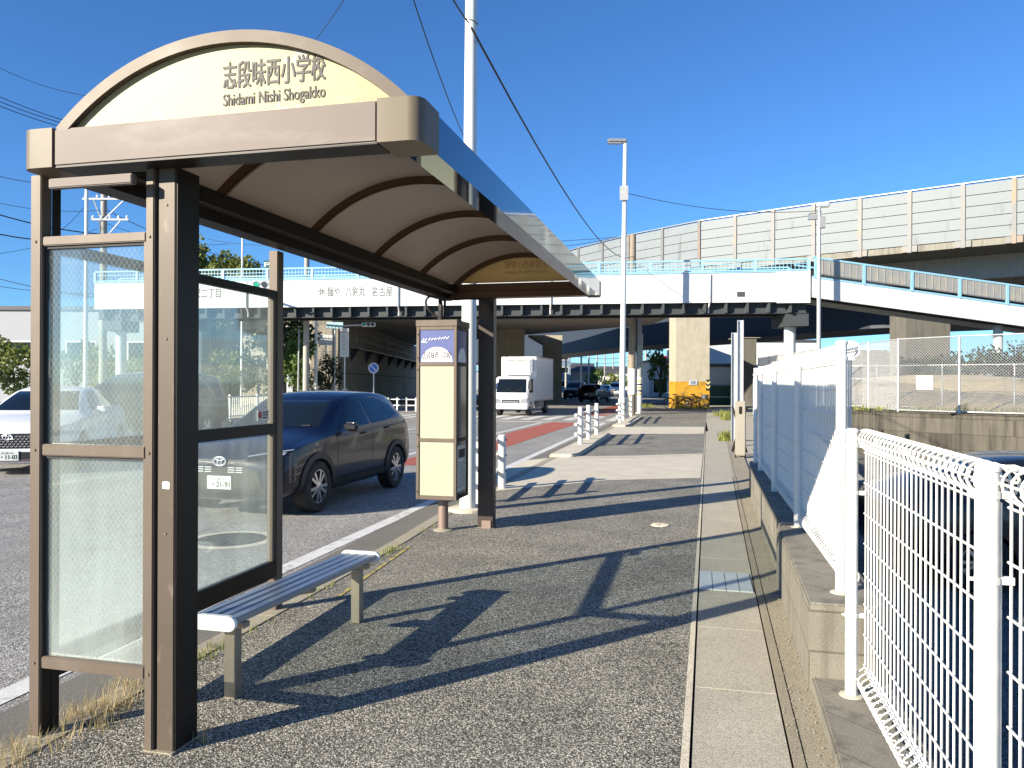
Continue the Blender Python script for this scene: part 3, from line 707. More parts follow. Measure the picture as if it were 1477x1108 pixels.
# folded gate leaf and tall steel posts at the end of the wall
g = thing('folding_gate', 'folded beige accordion gate standing on small wheels past the end of the wall', 'gate', (.84,16.7,0))
b = MB(); b.box((.74,16.62,.05),(.95,16.80,1.18)); b.bevel(.02,2); build('gate_post', b, M('gate_beige', (.30,.27,.22), .5), g)
b = MB(); b.box((.81,16.612,.92),(.87,16.619,1.07)); build('lock_plate', b, DARKFRAME, g)
b = MB()
for k in range(6):
    y = 16.86+.09*k; b.beam((.70,y,.10),(.99,y+.04,1.05),.02,.03); b.beam((.99,y,.10),(.70,y+.04,1.05),.02,.03)
build('lattice', b, DARKFRAME, g)
for x in (.75,.94):
    b = MB(); b.lathe([(.045,-.015),(.045,.015)], (x,16.71,.046), 'x', 14); build('wheel', b, BLACK, g)
for i, (px, py0, D, lab) in enumerate(((1068,462,19.2,'taller galvanised steel channel post with holes behind the folded gate'),(1059,480,20.6,'shorter galvanised channel post with holes left of the taller one'))):
    p = PT(px, py0, D); b = MB()
    b.box((p.x-.075,p.y-.04,0),(p.x-.06,p.y+.04,p.z)); b.box((p.x+.06,p.y-.04,0),(p.x+.075,p.y+.04,p.z)); b.box((p.x-.059,p.y+.025,0),(p.x+.059,p.y+.04,p.z))
    for k in range(8): b.box((p.x-.012,p.y+.018,p.z-.2-.22*k),(p.x+.012,p.y+.0245,p.z-.1-.22*k))
    tag(build('steel_post', b, GALV), lab, 'post', 'galvanised posts by the gate')
b = MB(); p = PT(1088,588,11.35); b.box((.74,11.20,1.0),(.752,11.32,1.62))
tag(build('notice_board', b, M('notice_blue', (.22,.36,.5), .4, stain=(.7,.72,.7), ss=7, st=(.45,.5))), 'narrow blue and white notice strip hung at the far end of the taller mesh fence', 'notice')
# retaining wall, chain link fence, slope
CH = [L(13.2,42.,.0), L(12.0,28.5,0), L(11.9,24.2,0), L(12.9,22.6,0), L(14.1,21.3,0), L(15.6,19.9,0), L(20,16,0)]
t = thing('retaining_wall', 'weathered grey block retaining wall below the chain link fence', 'wall', (CH[3].x,CH[3].y,LOT))
b = MB()
ring = [(p.x,p.y) for p in CH]+[(p.x+1.0,p.y+.6) for p in CH[::-1]]
b.hexa([(x,y,LOT-.1) for x,y in ring], [(x,y,.68) for x,y in ring]); build('wall_face', b, CONC_BLK, t)
b = MB(); ring2 = [(p.x-.02,p.y-.04) for p in CH]+[(p.x+1.0,p.y+.6) for p in CH[::-1]]
b.hexa([(x,y,.6805) for x,y in ring2], [(x,y,.70) for x,y in ring2]); build('coping', b, CONC_BLK, t)
cl = thing('chain_link_fence', 'tall galvanised chain link fence on top of the grey retaining wall', 'fence', (CH[3].x,CH[3].y,.7))
def chain(root, P, zb, zt, sp=.085, r=.0075, post_r=.035, mid=None):
    for p in P:
        b = MB(); b.cyl((p.x,p.y,zb),(p.x,p.y,zt+.03),post_r,n=10); build('post', b, GALV, root, smooth=50)
    for p, q in zip(P, P[1:]):
        d = (q-p); ln = d.length; d.normalize(); b = MB(); h = zt-zb-.08
        nn = int((ln+h)/sp)
        for k in range(nn):
            s0 = -h+k*sp
            for sg in (1, -1):
                a0, a1 = s0, s0+h; z0, z1 = 0, h
                if a0 < 0: z0 = -a0; a0 = 0
                if a1 > ln: z1 = h-(a1-ln); a1 = ln
                if a1-a0 < .02: continue
                if sg < 0: z0, z1 = h-z0, h-z1
                b.tube([p+d*a0+Vector((0,0,zb+.05+z0)), p+d*a1+Vector((0,0,zb+.05+z1))], r, 3, cap=False)
        build('wire_mesh', b, GALV, root, fixn=False)
        for z, rr_ in ((zb+.05,.02),(zt,.02))+(((mid,.012),) if mid else ()):
            b = MB(); b.tube([p+Vector((0,0,z)), q+Vector((0,0,z))], rr_, 8); build('rail', b, GALV, root)
CP = []
for p, q in zip(CH, CH[1:]):
    n = max(1, int(round((q-p).length/2.2)))
    CP += [p.lerp(q, k/n)+Vector((.25,.12,0)) for k in range(n)]
chain(cl, CP, .70, 2.98)
cl2 = thing('chain_link_fence', 'lower second wire fence with thin posts on the tan slope behind the chain link', 'fence', L(14.2,25.4,.75))
chain(cl2, [L(11.0,27.8,0),L(12.6,26.6,0),L(14.2,25.4,0),L(15.8,24.2,0),L(17.4,23.0,0)], .75, 2.2, .09, .004, .025, 1.75)
b = MB(); p = PT(1332,552,21.5); b.beam((p.x,p.y-.1,p.z-.19),(p.x,p.y-.1,p.z+.19),.42,.012,(0,1,0))
tag(build('notice_board', b, WHITE_CAP), 'blank white notice plate tied to the chain link fence', 'notice')
# slope behind
b = MB(); nx, ny = 26, 10; V = {}
rr_ = random.Random(3)
for i in range(nx+1):
    for j in range(ny+1):
        lat = lerp(12.6, 36, i/nx); u = j/ny
        base = pl([(12.6,26.5),(14.1,22.6),(16.5,21.0),(36,8)], lat); D = base+.9+u*9
        hump = .25+1.05*math.exp(-((lat-17)/6.5)**2)
        z = .66+u*hump*1.0+(rr_.random()-.5)*.12*(1 if 0 < j < ny else .2); V[i,j] = b.bm.verts.new(L(lat, D, z))
for i in range(nx):
    for j in range(ny): b.face([V[i,j],V[i+1,j],V[i+1,j+1],V[i,j+1]])
structure('slope', b, CONC_SLOPE, 60)
# ------------------------------------------------------------ foot bridge
WHITE_GIRD = M('girder_paint', (.56,.58,.60), .35, var=.04, vs=1.5, stain=(.46,.46,.44), ss=2.5, st=(.58,.8), sst=(1,1,.4))
BLUE_RAIL = M('blue_rail_paint', (.24,.46,.62), .4, var=.08)
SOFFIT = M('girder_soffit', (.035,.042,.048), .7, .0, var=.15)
def DB(lat): return 36.4-.143*lat
FB = thing('footbridge', 'white footbridge with pale blue railings spanning the street and a sloping ramp', 'footbridge', L(0,36.4,0))
def at_b(lat, off, z): return L(lat, DB(lat)+off, z)
ZG0, ZG1 = 5.24, 6.60
BL, BR_ = -21.4, 13.3
def brow(name, lats, o0, o1, z0, z1, m, root=FB):
    b = MB(); b.hexa([at_b(lats[0],o0,z0),at_b(lats[1],o0,z0),at_b(lats[1],o1,z0),at_b(lats[0],o1,z0)], [at_b(lats[0],o0,z1),at_b(lats[1],o0,z1),at_b(lats[1],o1,z1),at_b(lats[0],o1,z1)]); return build(name, b, m, root)
seams = [BL,-17.5,-9.6,-3.2,4.4,11.6,BR_]
for a, c in zip(seams, seams[1:]): brow('fascia_panel', (a+.006,c-.006), -.06, 0, ZG0+.02, ZG1, WHITE_GIRD)
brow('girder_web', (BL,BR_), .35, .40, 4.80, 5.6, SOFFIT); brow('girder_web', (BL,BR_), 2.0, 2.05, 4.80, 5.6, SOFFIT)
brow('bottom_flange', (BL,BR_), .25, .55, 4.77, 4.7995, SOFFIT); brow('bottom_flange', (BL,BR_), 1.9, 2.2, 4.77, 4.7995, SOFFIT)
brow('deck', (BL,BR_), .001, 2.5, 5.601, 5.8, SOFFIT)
brow('fascia_panel', (BL,BR_), 2.5, 2.56, ZG0+.02, ZG1, WHITE_GIRD)
brow('fascia_cap', (BL,BR_), -.10, .06, ZG1+.001, ZG1+.05, BLUE_RAIL)
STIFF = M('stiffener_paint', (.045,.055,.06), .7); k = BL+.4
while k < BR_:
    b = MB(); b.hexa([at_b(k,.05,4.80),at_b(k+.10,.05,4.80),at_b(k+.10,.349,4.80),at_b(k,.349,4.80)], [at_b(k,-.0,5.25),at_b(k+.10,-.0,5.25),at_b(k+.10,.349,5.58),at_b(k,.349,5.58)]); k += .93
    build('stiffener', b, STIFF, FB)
def rail_run(P, z0, z1, root, m, gap=2.2, bars=.16, panel=None):
    """top and bottom rail with posts and thin bars between two end points"""
    p, q = Vector(P[0]), Vector(P[1]); ln = (q-p).length; n = max(1, int(round(ln/gap)))
    u = Vector((0,0,1))
    b = MB(); b.beam(p+u*z1, q+u*z1, .09, .07); b.beam(p+u*(z0+.06), q+u*(z0+.06), .06, .05); b.beam(p+u*(z0+.34), q+u*(z0+.34), .04, .03) if panel is None else None; build('handrail', b, m, root)
    for k in range(n+1):
        c = p.lerp(q, k/n); b = MB(); d = (q-p).normalized()*.06
        b.beam(c+u*z0, c+u*(z1-.036), .12, .09); build('rail_post', b, m, root)
    if bars:
        b = MB(); nb = int(ln/bars)
        for k in range(nb): c = p.lerp(q, (k+.5)/nb); b.beam(c+u*(z0+.0855), c+u*(z1-.036), .02, .02)
        build('rail_bars', b, m, root)
for o_ in (.02, 2.5):
    rail_run((at_b(BL,o_,0),at_b(BR_,o_,0)), ZG1+.05, ZG1+.58, FB, BLUE_RAIL, 2.3, .17)
for lat in (-13.2,-5.5,1.8,9.0):
    b = MB(); b.tube([at_b(lat,-.10,6.55), at_b(lat,-.10,5.30), at_b(lat,.2,5.05), at_b(lat,.2,4.82)], .045, 8); build('drain_pipe', b, M('drain_pipe_paint', (.50,.52,.54), .5, stain=(.25,.15,.08), ss=2, st=(.5,.75)), FB, smooth=50)
b = MB()
b.hexa([at_b(BL,-.064,5.95),at_b(BR_,-.064,5.95),at_b(BR_,-.0605,5.95),at_b(BL,-.0605,5.95)], [at_b(BL,-.064,5.965),at_b(BR_,-.064,5.965),at_b(BR_,-.0605,5.965),at_b(BL,-.0605,5.965)]); build('seam_strip', b, GALV, FB)
# letters and plates on the girder
xd = (at_b(1,-.06,0)-at_b(0,-.06,0)).normalized(); up = Vector((0,0,1))
def on_b(px, py):
    d = ray(px, py); n = Vector((xd.y,-xd.x,0)); P0 = at_b(0,-.064,0); t_ = (P0-CAM).dot(n)/d.dot(n); return CAM+d*t_
BIN = M('girder_lettering', (.05,.05,.055), .6)
for s_, a, c, y0, y1 in (('㊡',459,470,428,414),('麺や',472,490,428,414),('八剣丸',498,527,428,414),('名古屋',536,566,428,414),('尺二丁目',280,318,430,417)):
    p = on_b(a, y0); q = on_b(c, y0); r_ = on_b(a, y1); text('lettering', s_, p, xd, up, (q-p).length, r_.z-p.z, BIN, FB, .004)
for (a, c, y0, y1, m) in ((1063,1074,428,421,BIN),(1078,1091,429,420,M('plate_grey', (.6,.6,.58), .5))):
    p = on_b(a,y0); q = on_b(c,y0); r_ = on_b(a,y1); b = MB(); b.prism([p, q, Vector((q.x,q.y,r_.z)), Vector((p.x,p.y,r_.z))], (xd.y*.02,-xd.x*.02,0)); build('name_plate', b, m, FB)
# right end box and ramp
RL0, RD0 = 13.34, DB(13.34)-.05
brow('end_box', (11.9,13.3), -.16, -.061, 5.2, 6.63, WHITE_GIRD)
ra = L(13.35,RD0-.2,0); rb = L(28,RD0+.3,0)
def zr(lat): return 6.55-(lat-13.35)*.128
def rampbox(name, l0, l1, o0, o1, za, zb_, m):
    b = MB(); f = lambda lat, o, z: L(lat, RD0-.2+(lat-13.35)*.034+o, z)
    b.hexa([f(l0,o0,zr(l0)+za),f(l1,o0,zr(l1)+za),f(l1,o1,zr(l1)+za),f(l0,o1,zr(l0)+za)], [f(l0,o0,zr(l0)+zb_),f(l1,o0,zr(l1)+zb_),f(l1,o1,zr(l1)+zb_),f(l0,o1,zr(l0)+zb_)]); return build(name, b, m, FB)
rampbox('ramp_stringer', 13.35, 28, 0, .06, -1.12, -.25, WHITE_GIRD); rampbox('ramp_stringer', 13.35, 28, 2.2, 2.26, -1.12, -.25, WHITE_GIRD)
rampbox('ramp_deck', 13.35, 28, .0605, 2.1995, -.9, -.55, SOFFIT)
rampbox('ramp_handrail', 13.35, 28, -.03, .06, .62, .70, BLUE_RAIL); rampbox('ramp_handrail', 13.35, 28, -.02, .05, -.2495, -.17, BLUE_RAIL)
rampbox('ramp_handrail', 13.35, 28, 2.2, 2.26, .62, .70, BLUE_RAIL)
RPAN = M('ramp_panel', (.30,.30,.285), .35, .2, var=.1, stain=(.40,.36,.27), ss=5, st=(.5,.7), sst=(1,1,.3))
for k in range(7):
    l0 = 13.5+2.18*k
    rampbox('ramp_post', l0-.06, l0+.06, -.04, .05, -.25, .62, BLUE_RAIL)
    rampbox('ramp_panel', l0+.07, l0+2.11, .0, .015, -.02, .61, RPAN)
    rampbox('ramp_bars', l0+.07, l0+2.11, .02, .03, -.06, -.0205, GALV_DARK)
    b = MB()
    for j in range(1, 7):
        la = l0+j*2.18/7; f = lambda o, z: L(la, RD0-.2+(la-13.35)*.034+o, zr(la)+z)
        b.beam(f(-.008,-.02), f(-.008,.60), .03, .02)
    build('panel_rib', b, RPAN, FB)
def col(name, lat, D, z1, r, m, root, z0=0, r2=None):
    p = L(lat, D); b = MB(); b.cyl((p.x,p.y,z0),(p.x,p.y,z1),r,r2,20); return build(name, b, m, root, smooth=40)
for lat, o in ((12.9,1.2),(-20.6,1.2),(-16.4,1.2)):
    col('bridge_column', lat, DB(lat)+o, 4.2, .26, WHITE_GIRD, FB)
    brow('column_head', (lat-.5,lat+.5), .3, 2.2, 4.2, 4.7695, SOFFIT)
col('bridge_column', 22.5, RD0+1.2, 4.3, .2, WHITE_GIRD, FB)
# ------------------------------------------------------------ elevated roads
def deck(name, label, near, far, zb, zt, m, under, fasc=True):
    t = thing(name, label, 'viaduct', (near[len(near)//2].x, near[len(near)//2].y, 0))
    ring = near+far[::-1]
    b = MB(); lo = [b.bm.verts.new((p.x,p.y,zb)) for p in ring]; b.face(lo); n = len(near)
    build('soffit', b, under, t)
    b = MB(); b.hexa([(p.x,p.y,zb+.004) for p in ring], [(p.x,p.y,zt) for p in ring]); build('deck', b, m, t)
    return t
# V2: concrete road deck over the street
n2 = [L(-30,56),L(-14.5,50.5),L(-7,47.6),L(3,47.8),L(10.4,51.5)]
f2_ = [L(-30,100),L(-16,96),L(-7,84),L(1.2,70),L(10.4,57.5)]
V2 = deck('road_viaduct', 'grey concrete road deck crossing the street just behind the white footbridge', n2, f2_, 6.0, 6.6, CONC_VIA, CONC_UNDER)
b = MB()
for p, q in zip(n2, n2[1:]): b.beam(p+Vector((0,0,6.86)), q+Vector((0,0,6.86)), .12, .12); b.beam(p+Vector((0,0,6.70)), p+Vector((0,0,6.71)), .2, .1)
build('guard_pipe', b, CONC_VIA, V2)
b = MB()
for k in range(1, 6):
    p = n2[1].lerp(n2[2], .2*k) if k < 5 else n2[2]
    b.beam(p+Vector((.0,-.16,6.2)), p+Vector((.0,-.16,7.0)), .16, .12)
build('drain_pipe', b, SOFFIT, V2)
# abutment wall on the left with catwalk
Ab = thing('abutment', 'tall concrete abutment wall at the left of the street carrying the viaduct', 'abutment', L(-12,50,0))
b = MB(); r_ = [L(-13.1,50.2),L(-11.4,50.4),L(-11.5,98),L(-30,99),L(-30,55)]
b.hexa([(p.x,p.y,LOT) for p in r_], [(p.x,p.y,5.99) for p in r_]); build('wall_face', b, concrete('abutment_concrete', (.42,.385,.31), (.10,.09,.07), block=(2.4,1.8,.02)), Ab)
b = MB(); z = 3.95
def aw(D, o=0): return L(-11.35+o-(D-50)*.002, D)
b.hexa([aw(53)+Vector((0,0,z)),aw(53,.7)+Vector((0,0,z)),aw(96,.7)+Vector((0,0,z)),aw(96)+Vector((0,0,z))], [aw(53)+Vector((0,0,z+.08)),aw(53,.7)+Vector((0,0,z+.08)),aw(96,.7)+Vector((0,0,z+.08)),aw(96)+Vector((0,0,z+.08))]); build('catwalk', b, GALV_DARK, Ab)
b = MB()
for zz in (.6,1.15): b.beam(aw(53,.68)+Vector((0,0,z+zz)), aw(96,.68)+Vector((0,0,z+zz)), .05, .05)
for k in range(22): p = aw(53+2*k,.68); b.beam(p+Vector((0,0,z+.08)), p+Vector((0,0,z+1.17)), .04, .04)
build('catwalk_rail', b, GALV_DARK, Ab)
b = MB()
for k in range(8):
    p = aw(54+5.5*k, .03); b.prism([p+Vector((0,0,z-.01)), aw(54+5.5*k,.65)+Vector((0,0,z-.01)), p+Vector((0,0,z-.9))], cf*.12)
b.beam(aw(51,.05)+Vector((0,0,2.2)), aw(97,.05)+Vector((0,0,2.2)), .06, .06)
build('bracket', b, SOFFIT, Ab)
# V3: dark steel deck farther back
n3 = [L(-12,150),L(1,116),L(5.9,97),L(10.7,78),L(14.8,69),L(23.5,50.5),L(36,40)]
f3 = [p+(cf*5+cr*4) for p in n3]
NAVY = M('girder_dark_paint', (.028,.038,.058), .6, .0, var=.15)
V3 = deck('steel_viaduct', 'dark blue steel girder viaduct crossing farther back under the sky', n3, f3, 5.25, 9.2, NAVY, NAVY)
# V1: curved ramp with noise wall
n1 = [L(46,28),L(34,33.2),L(29,36.3),L(23.6,40.3),L(17.6,44.9),L(12.1,49.6),L(8.3,54.4),L(5.2,59.5),L(1.4,67),L(-2,76),L(-6,88)]
f1_ = [p+(cf*6.5+cr*5.5) for p in n1]
V1 = deck('ramp_viaduct', 'high curved ramp viaduct with a grey panelled noise wall on its edge', n1, f1_, 8.75, 9.3, CONC_VIA, CONC_VIA)
NOISE = M('noise_panel', (.185,.21,.225), .6, .0, var=.12, vs=1.2, stain=(.07,.065,.06), ss=1.7, st=(.60,.80), sst=(1,1,.25))
POSTC = M('noise_post', (.150,.155,.155), .5, .0, var=.1, stain=(.30,.17,.08), ss=1.4, st=(.52,.7), sst=(1,1,.25))
pts = []
for p, q in zip(n1, n1[1:]):
    n = max(1, int(round((q-p).length/2.45))); pts += [p.lerp(q, k/n) for k in range(n)]
pts.append(n1[-1])
nrm = lambda p, q: Vector(((q-p).y, -(q-p).x, 0)).normalized()
for p, q in zip(pts, pts[1:]):
    d = (q-p).normalized(); o = nrm(p, q)
    if o.y > 0: o = -o
    for k in range(5):
        z0 = 9.12+.578*k; b = MB(); b.beam(p+d*.09+o*.05+Vector((0,0,z0+.278)), q-d*.09+o*.05+Vector((0,0,z0+.278)), .06, .545); pn = build('noise_panel', b, NOISE, V1)
    b = MB(); b.beam(p+o*.07+Vector((0,0,8.72)), p+o*.07+Vector((0,0,12.06)), .17, .2, (d.x,d.y,0)); build('noise_wall_post', b, POSTC, V1)
    b = MB()
    for sg in (-1, 1): b.beam(p+d*sg*.24+o*.06+Vector((0,0,8.76)), p+d*sg*.24+o*.06+Vector((0,0,9.10)), .08, .26, (d.x,d.y,0))
    build('post_bracket', b, POSTC, V1)
    b = MB(); b.beam(p-o*.03+Vector((0,0,10.56)), q-o*.03+Vector((0,0,10.56)), .03, 2.86); build('wall_backing', b, SOFFIT, V1)
    b = MB(); b.beam(p+Vector((0,0,12.09)), q+Vector((0,0,12.09)), .22, .055); build('wall_cap', b, GALV_DARK, V1)
# girders beneath the ramp deck
b = MB()
for s_ in (.42, .64, .88):
    for p, q, a, c in zip(n1, n1[1:], f1_, f1_[1:]):
        b.beam(p.lerp(a, s_)+Vector((0,0,8.1)), q.lerp(c, s_)+Vector((0,0,8.1)), .5, 1.29)
build('girder', b, CONC_UNDER, V1)
def pier(label, c, w, d, z1, m=CONC_PIER, ang=0, name='bridge_pier'):
    t = thing(name, label, 'pier', c); b = MB()
    b.box((c[0]-w/2,c[1]-d/2,LOT),(c[0]+w/2,c[1]+d/2,z1)); b.bevel(.06,2)
    build('shaft', b, m, t); return t
pc = PT(999, 585, 48.6)
P1 = thing('bridge_pier', 'sunlit pale concrete pier with a dirty yellow painted base beside the pavement', 'pier', (pc.x,pc.y,0))
YEL = M('yellow_base', (.50,.27,.02), .6, var=.15, stain=(.20,.11,.02), ss=1.6, st=(.5,.75))
def ob(b, c, w, d, z0, z1, ang=-PSI*-1):
    ax_ = cr*(w/2); ay_ = cf*(d/2); c = Vector((c[0],c[1],0))
    q = [c-ax_-ay_, c+ax_-ay_, c+ax_+ay_, c-ax_+ay_]
    b.hexa([(p.x,p.y,z0) for p in q], [(p.x,p.y,z1) for p in q]); return b
pc2 = Vector((pc.x,pc.y,0))+cf*1.055
build('shaft', ob(MB(), pc2, 2.12, 2.1, 1.72, 8.05), CONC_PIER, P1)
build('pier_cap', ob(MB(), pc2, 2.4, 2.5, 8.051, 8.74), CONC_PIER, P1)
build('yellow_base', ob(MB(), pc2, 2.13, 2.11, LOT, 1.7195), YEL, P1)
f0 = Vector((pc.x,pc.y,0))-cf*.012
def sign_on(root, name, px0, py0, px1, py1, m, th=.02, D=48.6):
    a = PT(px0,py0,D-.03); c = PT(px1,py1,D-.03); b = MB()
    b.prism([a, Vector((c.x,c.y,a.z)), c, Vector((a.x,a.y,c.z))], -cf*th); return build(name, b, m, root)
sg = sign_on(P1, 'notice_plate', 994, 555.2, 1005.6, 549, M('pier_notice', (.45,.52,.62), .4), .02)
b = MB()
for k in range(3): a = PT(996,553.9-1.6*k,48.54); c = PT(1003.5,553.3-1.6*k,48.54); b.prism([a,Vector((c.x,c.y,a.z)),c,Vector((a.x,a.y,c.z))], -cf*.01)
build('small_print', b, INK_GREY, sg)
b = MB(); bb = PT(1021.3,555,48.55)
for k in range(2):
    zc = bb.z+.12-.27*k
    for s_ in (-1, 1):
        p = Vector((bb.x,bb.y,zc-.12)); q = p+cr*(.12*s_)+Vector((0,0,.12))
        b.prism([p, q, q+Vector((0,0,.12)), p+Vector((0,0,.12))], -cf*.015)
build('chevron', b, M('chevron_yellow', (.75,.58,.25), .5), P1)
b = MB(); q0 = PT(1021.3,555,48.57)
b.prism([q0-cr*.125+Vector((0,0,-.36)), q0+cr*.125+Vector((0,0,-.36)), q0+cr*.125+Vector((0,0,.32)), q0-cr*.125+Vector((0,0,.32))], -cf*.008); build('chevron_back', b, BLACK, P1)
for lab, px, py, D, w_, d_, zt in (('broad shaded concrete pier behind the white box truck','736','',64,2.3,2.4,5.99),('plain grey concrete pier right of the white box truck','796','',72,1.65,3.5,5.99)):
    c = PT(float(px), 554, D); t = thing('bridge_pier', lab, 'pier', (c.x,c.y,0), 'plain piers under the road deck')
    build('shaft', ob(MB(), c, w_, d_, LOT, zt-.75), CONC_PIER, t)
    b = MB(); c0 = Vector((c.x,c.y,0)); a_ = cr*(w_/2)
    q = [c0-a_*1.02-cf*(d_/2+.02), c0+a_*1.02-cf*(d_/2+.02), c0+a_*1.02+cf*(d_/2+.02), c0-a_*1.02+cf*(d_/2+.02)]
    b.hexa([(p.x,p.y,zt-.749) for p in q], [(p.x+cr.x*(k in (0,3))*-1.4,p.y+cr.y*(k in (0,3))*-1.4,zt) for k, p in enumerate(q)]); build('pier_head', b, CONC_PIER, t)
CONC_RAMP_SHADE = concrete('ramp_pier_shade', (.15,.145,.125), (.05,.045,.04))  # darkened pier concrete: the shade on these piers put into colour
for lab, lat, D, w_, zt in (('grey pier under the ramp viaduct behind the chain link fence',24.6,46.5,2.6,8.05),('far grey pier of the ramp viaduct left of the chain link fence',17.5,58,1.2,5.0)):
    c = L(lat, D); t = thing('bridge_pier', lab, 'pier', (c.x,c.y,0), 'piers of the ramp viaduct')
    build('shaft', ob(MB(), c, w_, 2.0, LOT, zt), CONC_RAMP_SHADE, t)
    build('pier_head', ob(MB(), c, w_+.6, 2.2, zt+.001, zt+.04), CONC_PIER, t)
# ------------------------------------------------------------ vehicles
def paint(name, c, metal=.0, rough=.28): return M(name, c, rough, metal, var=.04, coat=.55, spec=.3)
CARGLASS = M('car_glass', (.006,.009,.012), .03, var=.02, spec=.42)
TYRE = M('tyre', (.014,.014,.014), .75, var=.2, vs=9)
ALLOY = M('alloy', (.55,.56,.58), .28, .9, var=.05)
CLAD = M('cladding', (.014,.014,.015), .55, var=.1)
CHROME = M('chrome', (.85,.86,.88), .3, .6)
LAMPC = M('lamp_clear', (.55,.57,.6), .08, .6, var=.05)
LAMPR = M('lamp_red', (.30,.01,.01), .12)
PLATE = M('plate_white', (.62,.63,.62), .4, var=.02)
PLATEG = M('plate_green_ink', (.02,.07,.04), .5)
INTER = M('cabin_dark', (.02,.02,.022), .7)
def eval_mesh(o):
    dg = bpy.context.evaluated_depsgraph_get(); dg.update(); return bpy.data.meshes.new_from_object(o.evaluated_get(dg))
def car_shell(st):
    b = MB(); rings = []
    for (y, ws, wb, wt, zb, zl, zt) in st:
        h = [(0,zb),(ws*.86,zb),(ws,zb+.14),(ws*1.005,(zb+.14+zl)/2+.03),(wb,zl),(wt,zt-.045),(wt*.72,zt-.004),(0,zt+.012)]
        pts = [(x,y,z) for x,z in h]+[(-x,y,z) for x,z in h[-2:0:-1]]
        rings.append([b.bm.verts.new(p) for p in pts])
    n = len(rings[0])
    for A, B_ in zip(rings, rings[1:]):
        for k in range(n): b.face([A[k],A[(k+1)%n],B_[(k+1)%n],B_[k]])
    for ring, rev in ((rings[0],0),(rings[-1],1)):
        m_ = n//2
        for k in range(m_):
            q = [ring[k],ring[k+1],ring[(n-k-1)%n],ring[(n-k)%n]]
            q = list(dict.fromkeys(q)); b.face(q if rev else q[::-1])
    bmesh.ops.recalc_face_normals(b.bm, faces=b.bm.faces)
    cl_ = b.bm.edges.layers.float.new('crease_edge')
    for r_ in rings:
        pass
    for A, B_ in zip(rings, rings[1:]):
        for k, cw in ((2,.3),(n-2,.3),(4,.62),(n-4,.62),(5,.5),(n-5,.5)):
            e = b.bm.edges.get((A[k], B_[k]))
            if e: e[cl_] = cw
    me = bpy.data.meshes.new('shell'); b.bm.to_mesh(me); b.bm.free()
    o = bpy.data.objects.new('shell', me); COL.objects.link(o)
    s_ = o.modifiers.new('s', 'SUBSURF'); s_.levels = s_.render_levels = 2
    m2 = eval_mesh(o); bpy.data.objects.remove(o); return m2
AXD = {'f': (Vector((0,-4,0)), Vector((0,1,0))), 'r': (Vector((0,9,0)), Vector((0,-1,0))), 'l': (Vector((4,0,0)), Vector((-1,0,0))), 'x': (Vector((-4,0,0)), Vector((1,0,0)))}
def u3(ax, u, v): return Vector((u,0,v)) if ax in 'fr' else Vector((0,u,v))
def patch(bvh, ax, poly, off=.004, grid=.07, depth=.012):
    """a panel lying on the shell: polygon seen along an axis, dropped onto the surface"""
    b = MB(); bm = b.bm
    bm.faces.new([bm.verts.new((u,v,0)) for u,v in poly])
    for i in (0, 1):
        a = min(p[i] for p in poly); c = max(p[i] for p in poly); n = max(1, int((c-a)/grid))
        for k in range(1, n):
            co = [0,0,0]; co[i] = a+(c-a)*k/n; no = [0,0,0]; no[i] = 1
            bmesh.ops.bisect_plane(bm, geom=bm.verts[:]+bm.edges[:]+bm.faces[:], plane_co=co, plane_no=no)
    o_, d_ = AXD[ax]; bad = []
    for v in bm.verts:
        s_ = u3(ax, v.co.x, v.co.y); h, nn, _, _ = bvh.ray_cast(s_+o_, d_)
        if h is None: bad.append(v); continue
        if nn.dot(d_) > 0: nn = -nn
        v.co = h+nn*off
    if bad: bmesh.ops.delete(bm, geom=bad, context='VERTS')
    bmesh.ops.triangulate(bm, faces=[f for f in bm.faces if len(f.verts) > 4])
    bd = [e for e in bm.edges if e.is_boundary]
    r = bmesh.ops.extrude_edge_only(bm, edges=bd)
    for v in r['geom']:
        if isinstance(v, bmesh.types.BMVert): v.co += d_*depth
    return b
def ringpatch(bvh, ax, c, r0, r1, a0, a1, off, n=28):
    b = MB(); o_, d_ = AXD[ax]; rows = []
    for r_ in (r0, r0, (r0+r1)/2, r1, r1):
        row = []
        for k in range(n+1):
            a = R(lerp(a0,a1,k/n)); s_ = u3(ax, c[0]+r_*math.cos(a), c[1]+r_*math.sin(a)); h, nn, _, _ = bvh.ray_cast(s_+o_, d_)
            if h is None: h = s_-d_*.8
            row.append(h-d_*off)
        rows.append(row)
    rows[0] = [p+d_*.06 for p in rows[0]]; rows[-1] = [p+d_*(off+.01) for p in rows[-1]]
    V_ = [[b.bm.verts.new(p) for p in row] for row in rows]
    for A, B_ in zip(V_, V_[1:]):
        for k in range(n): b.face([A[k],A[k+1],B_[k+1],B_[k]])
    return b
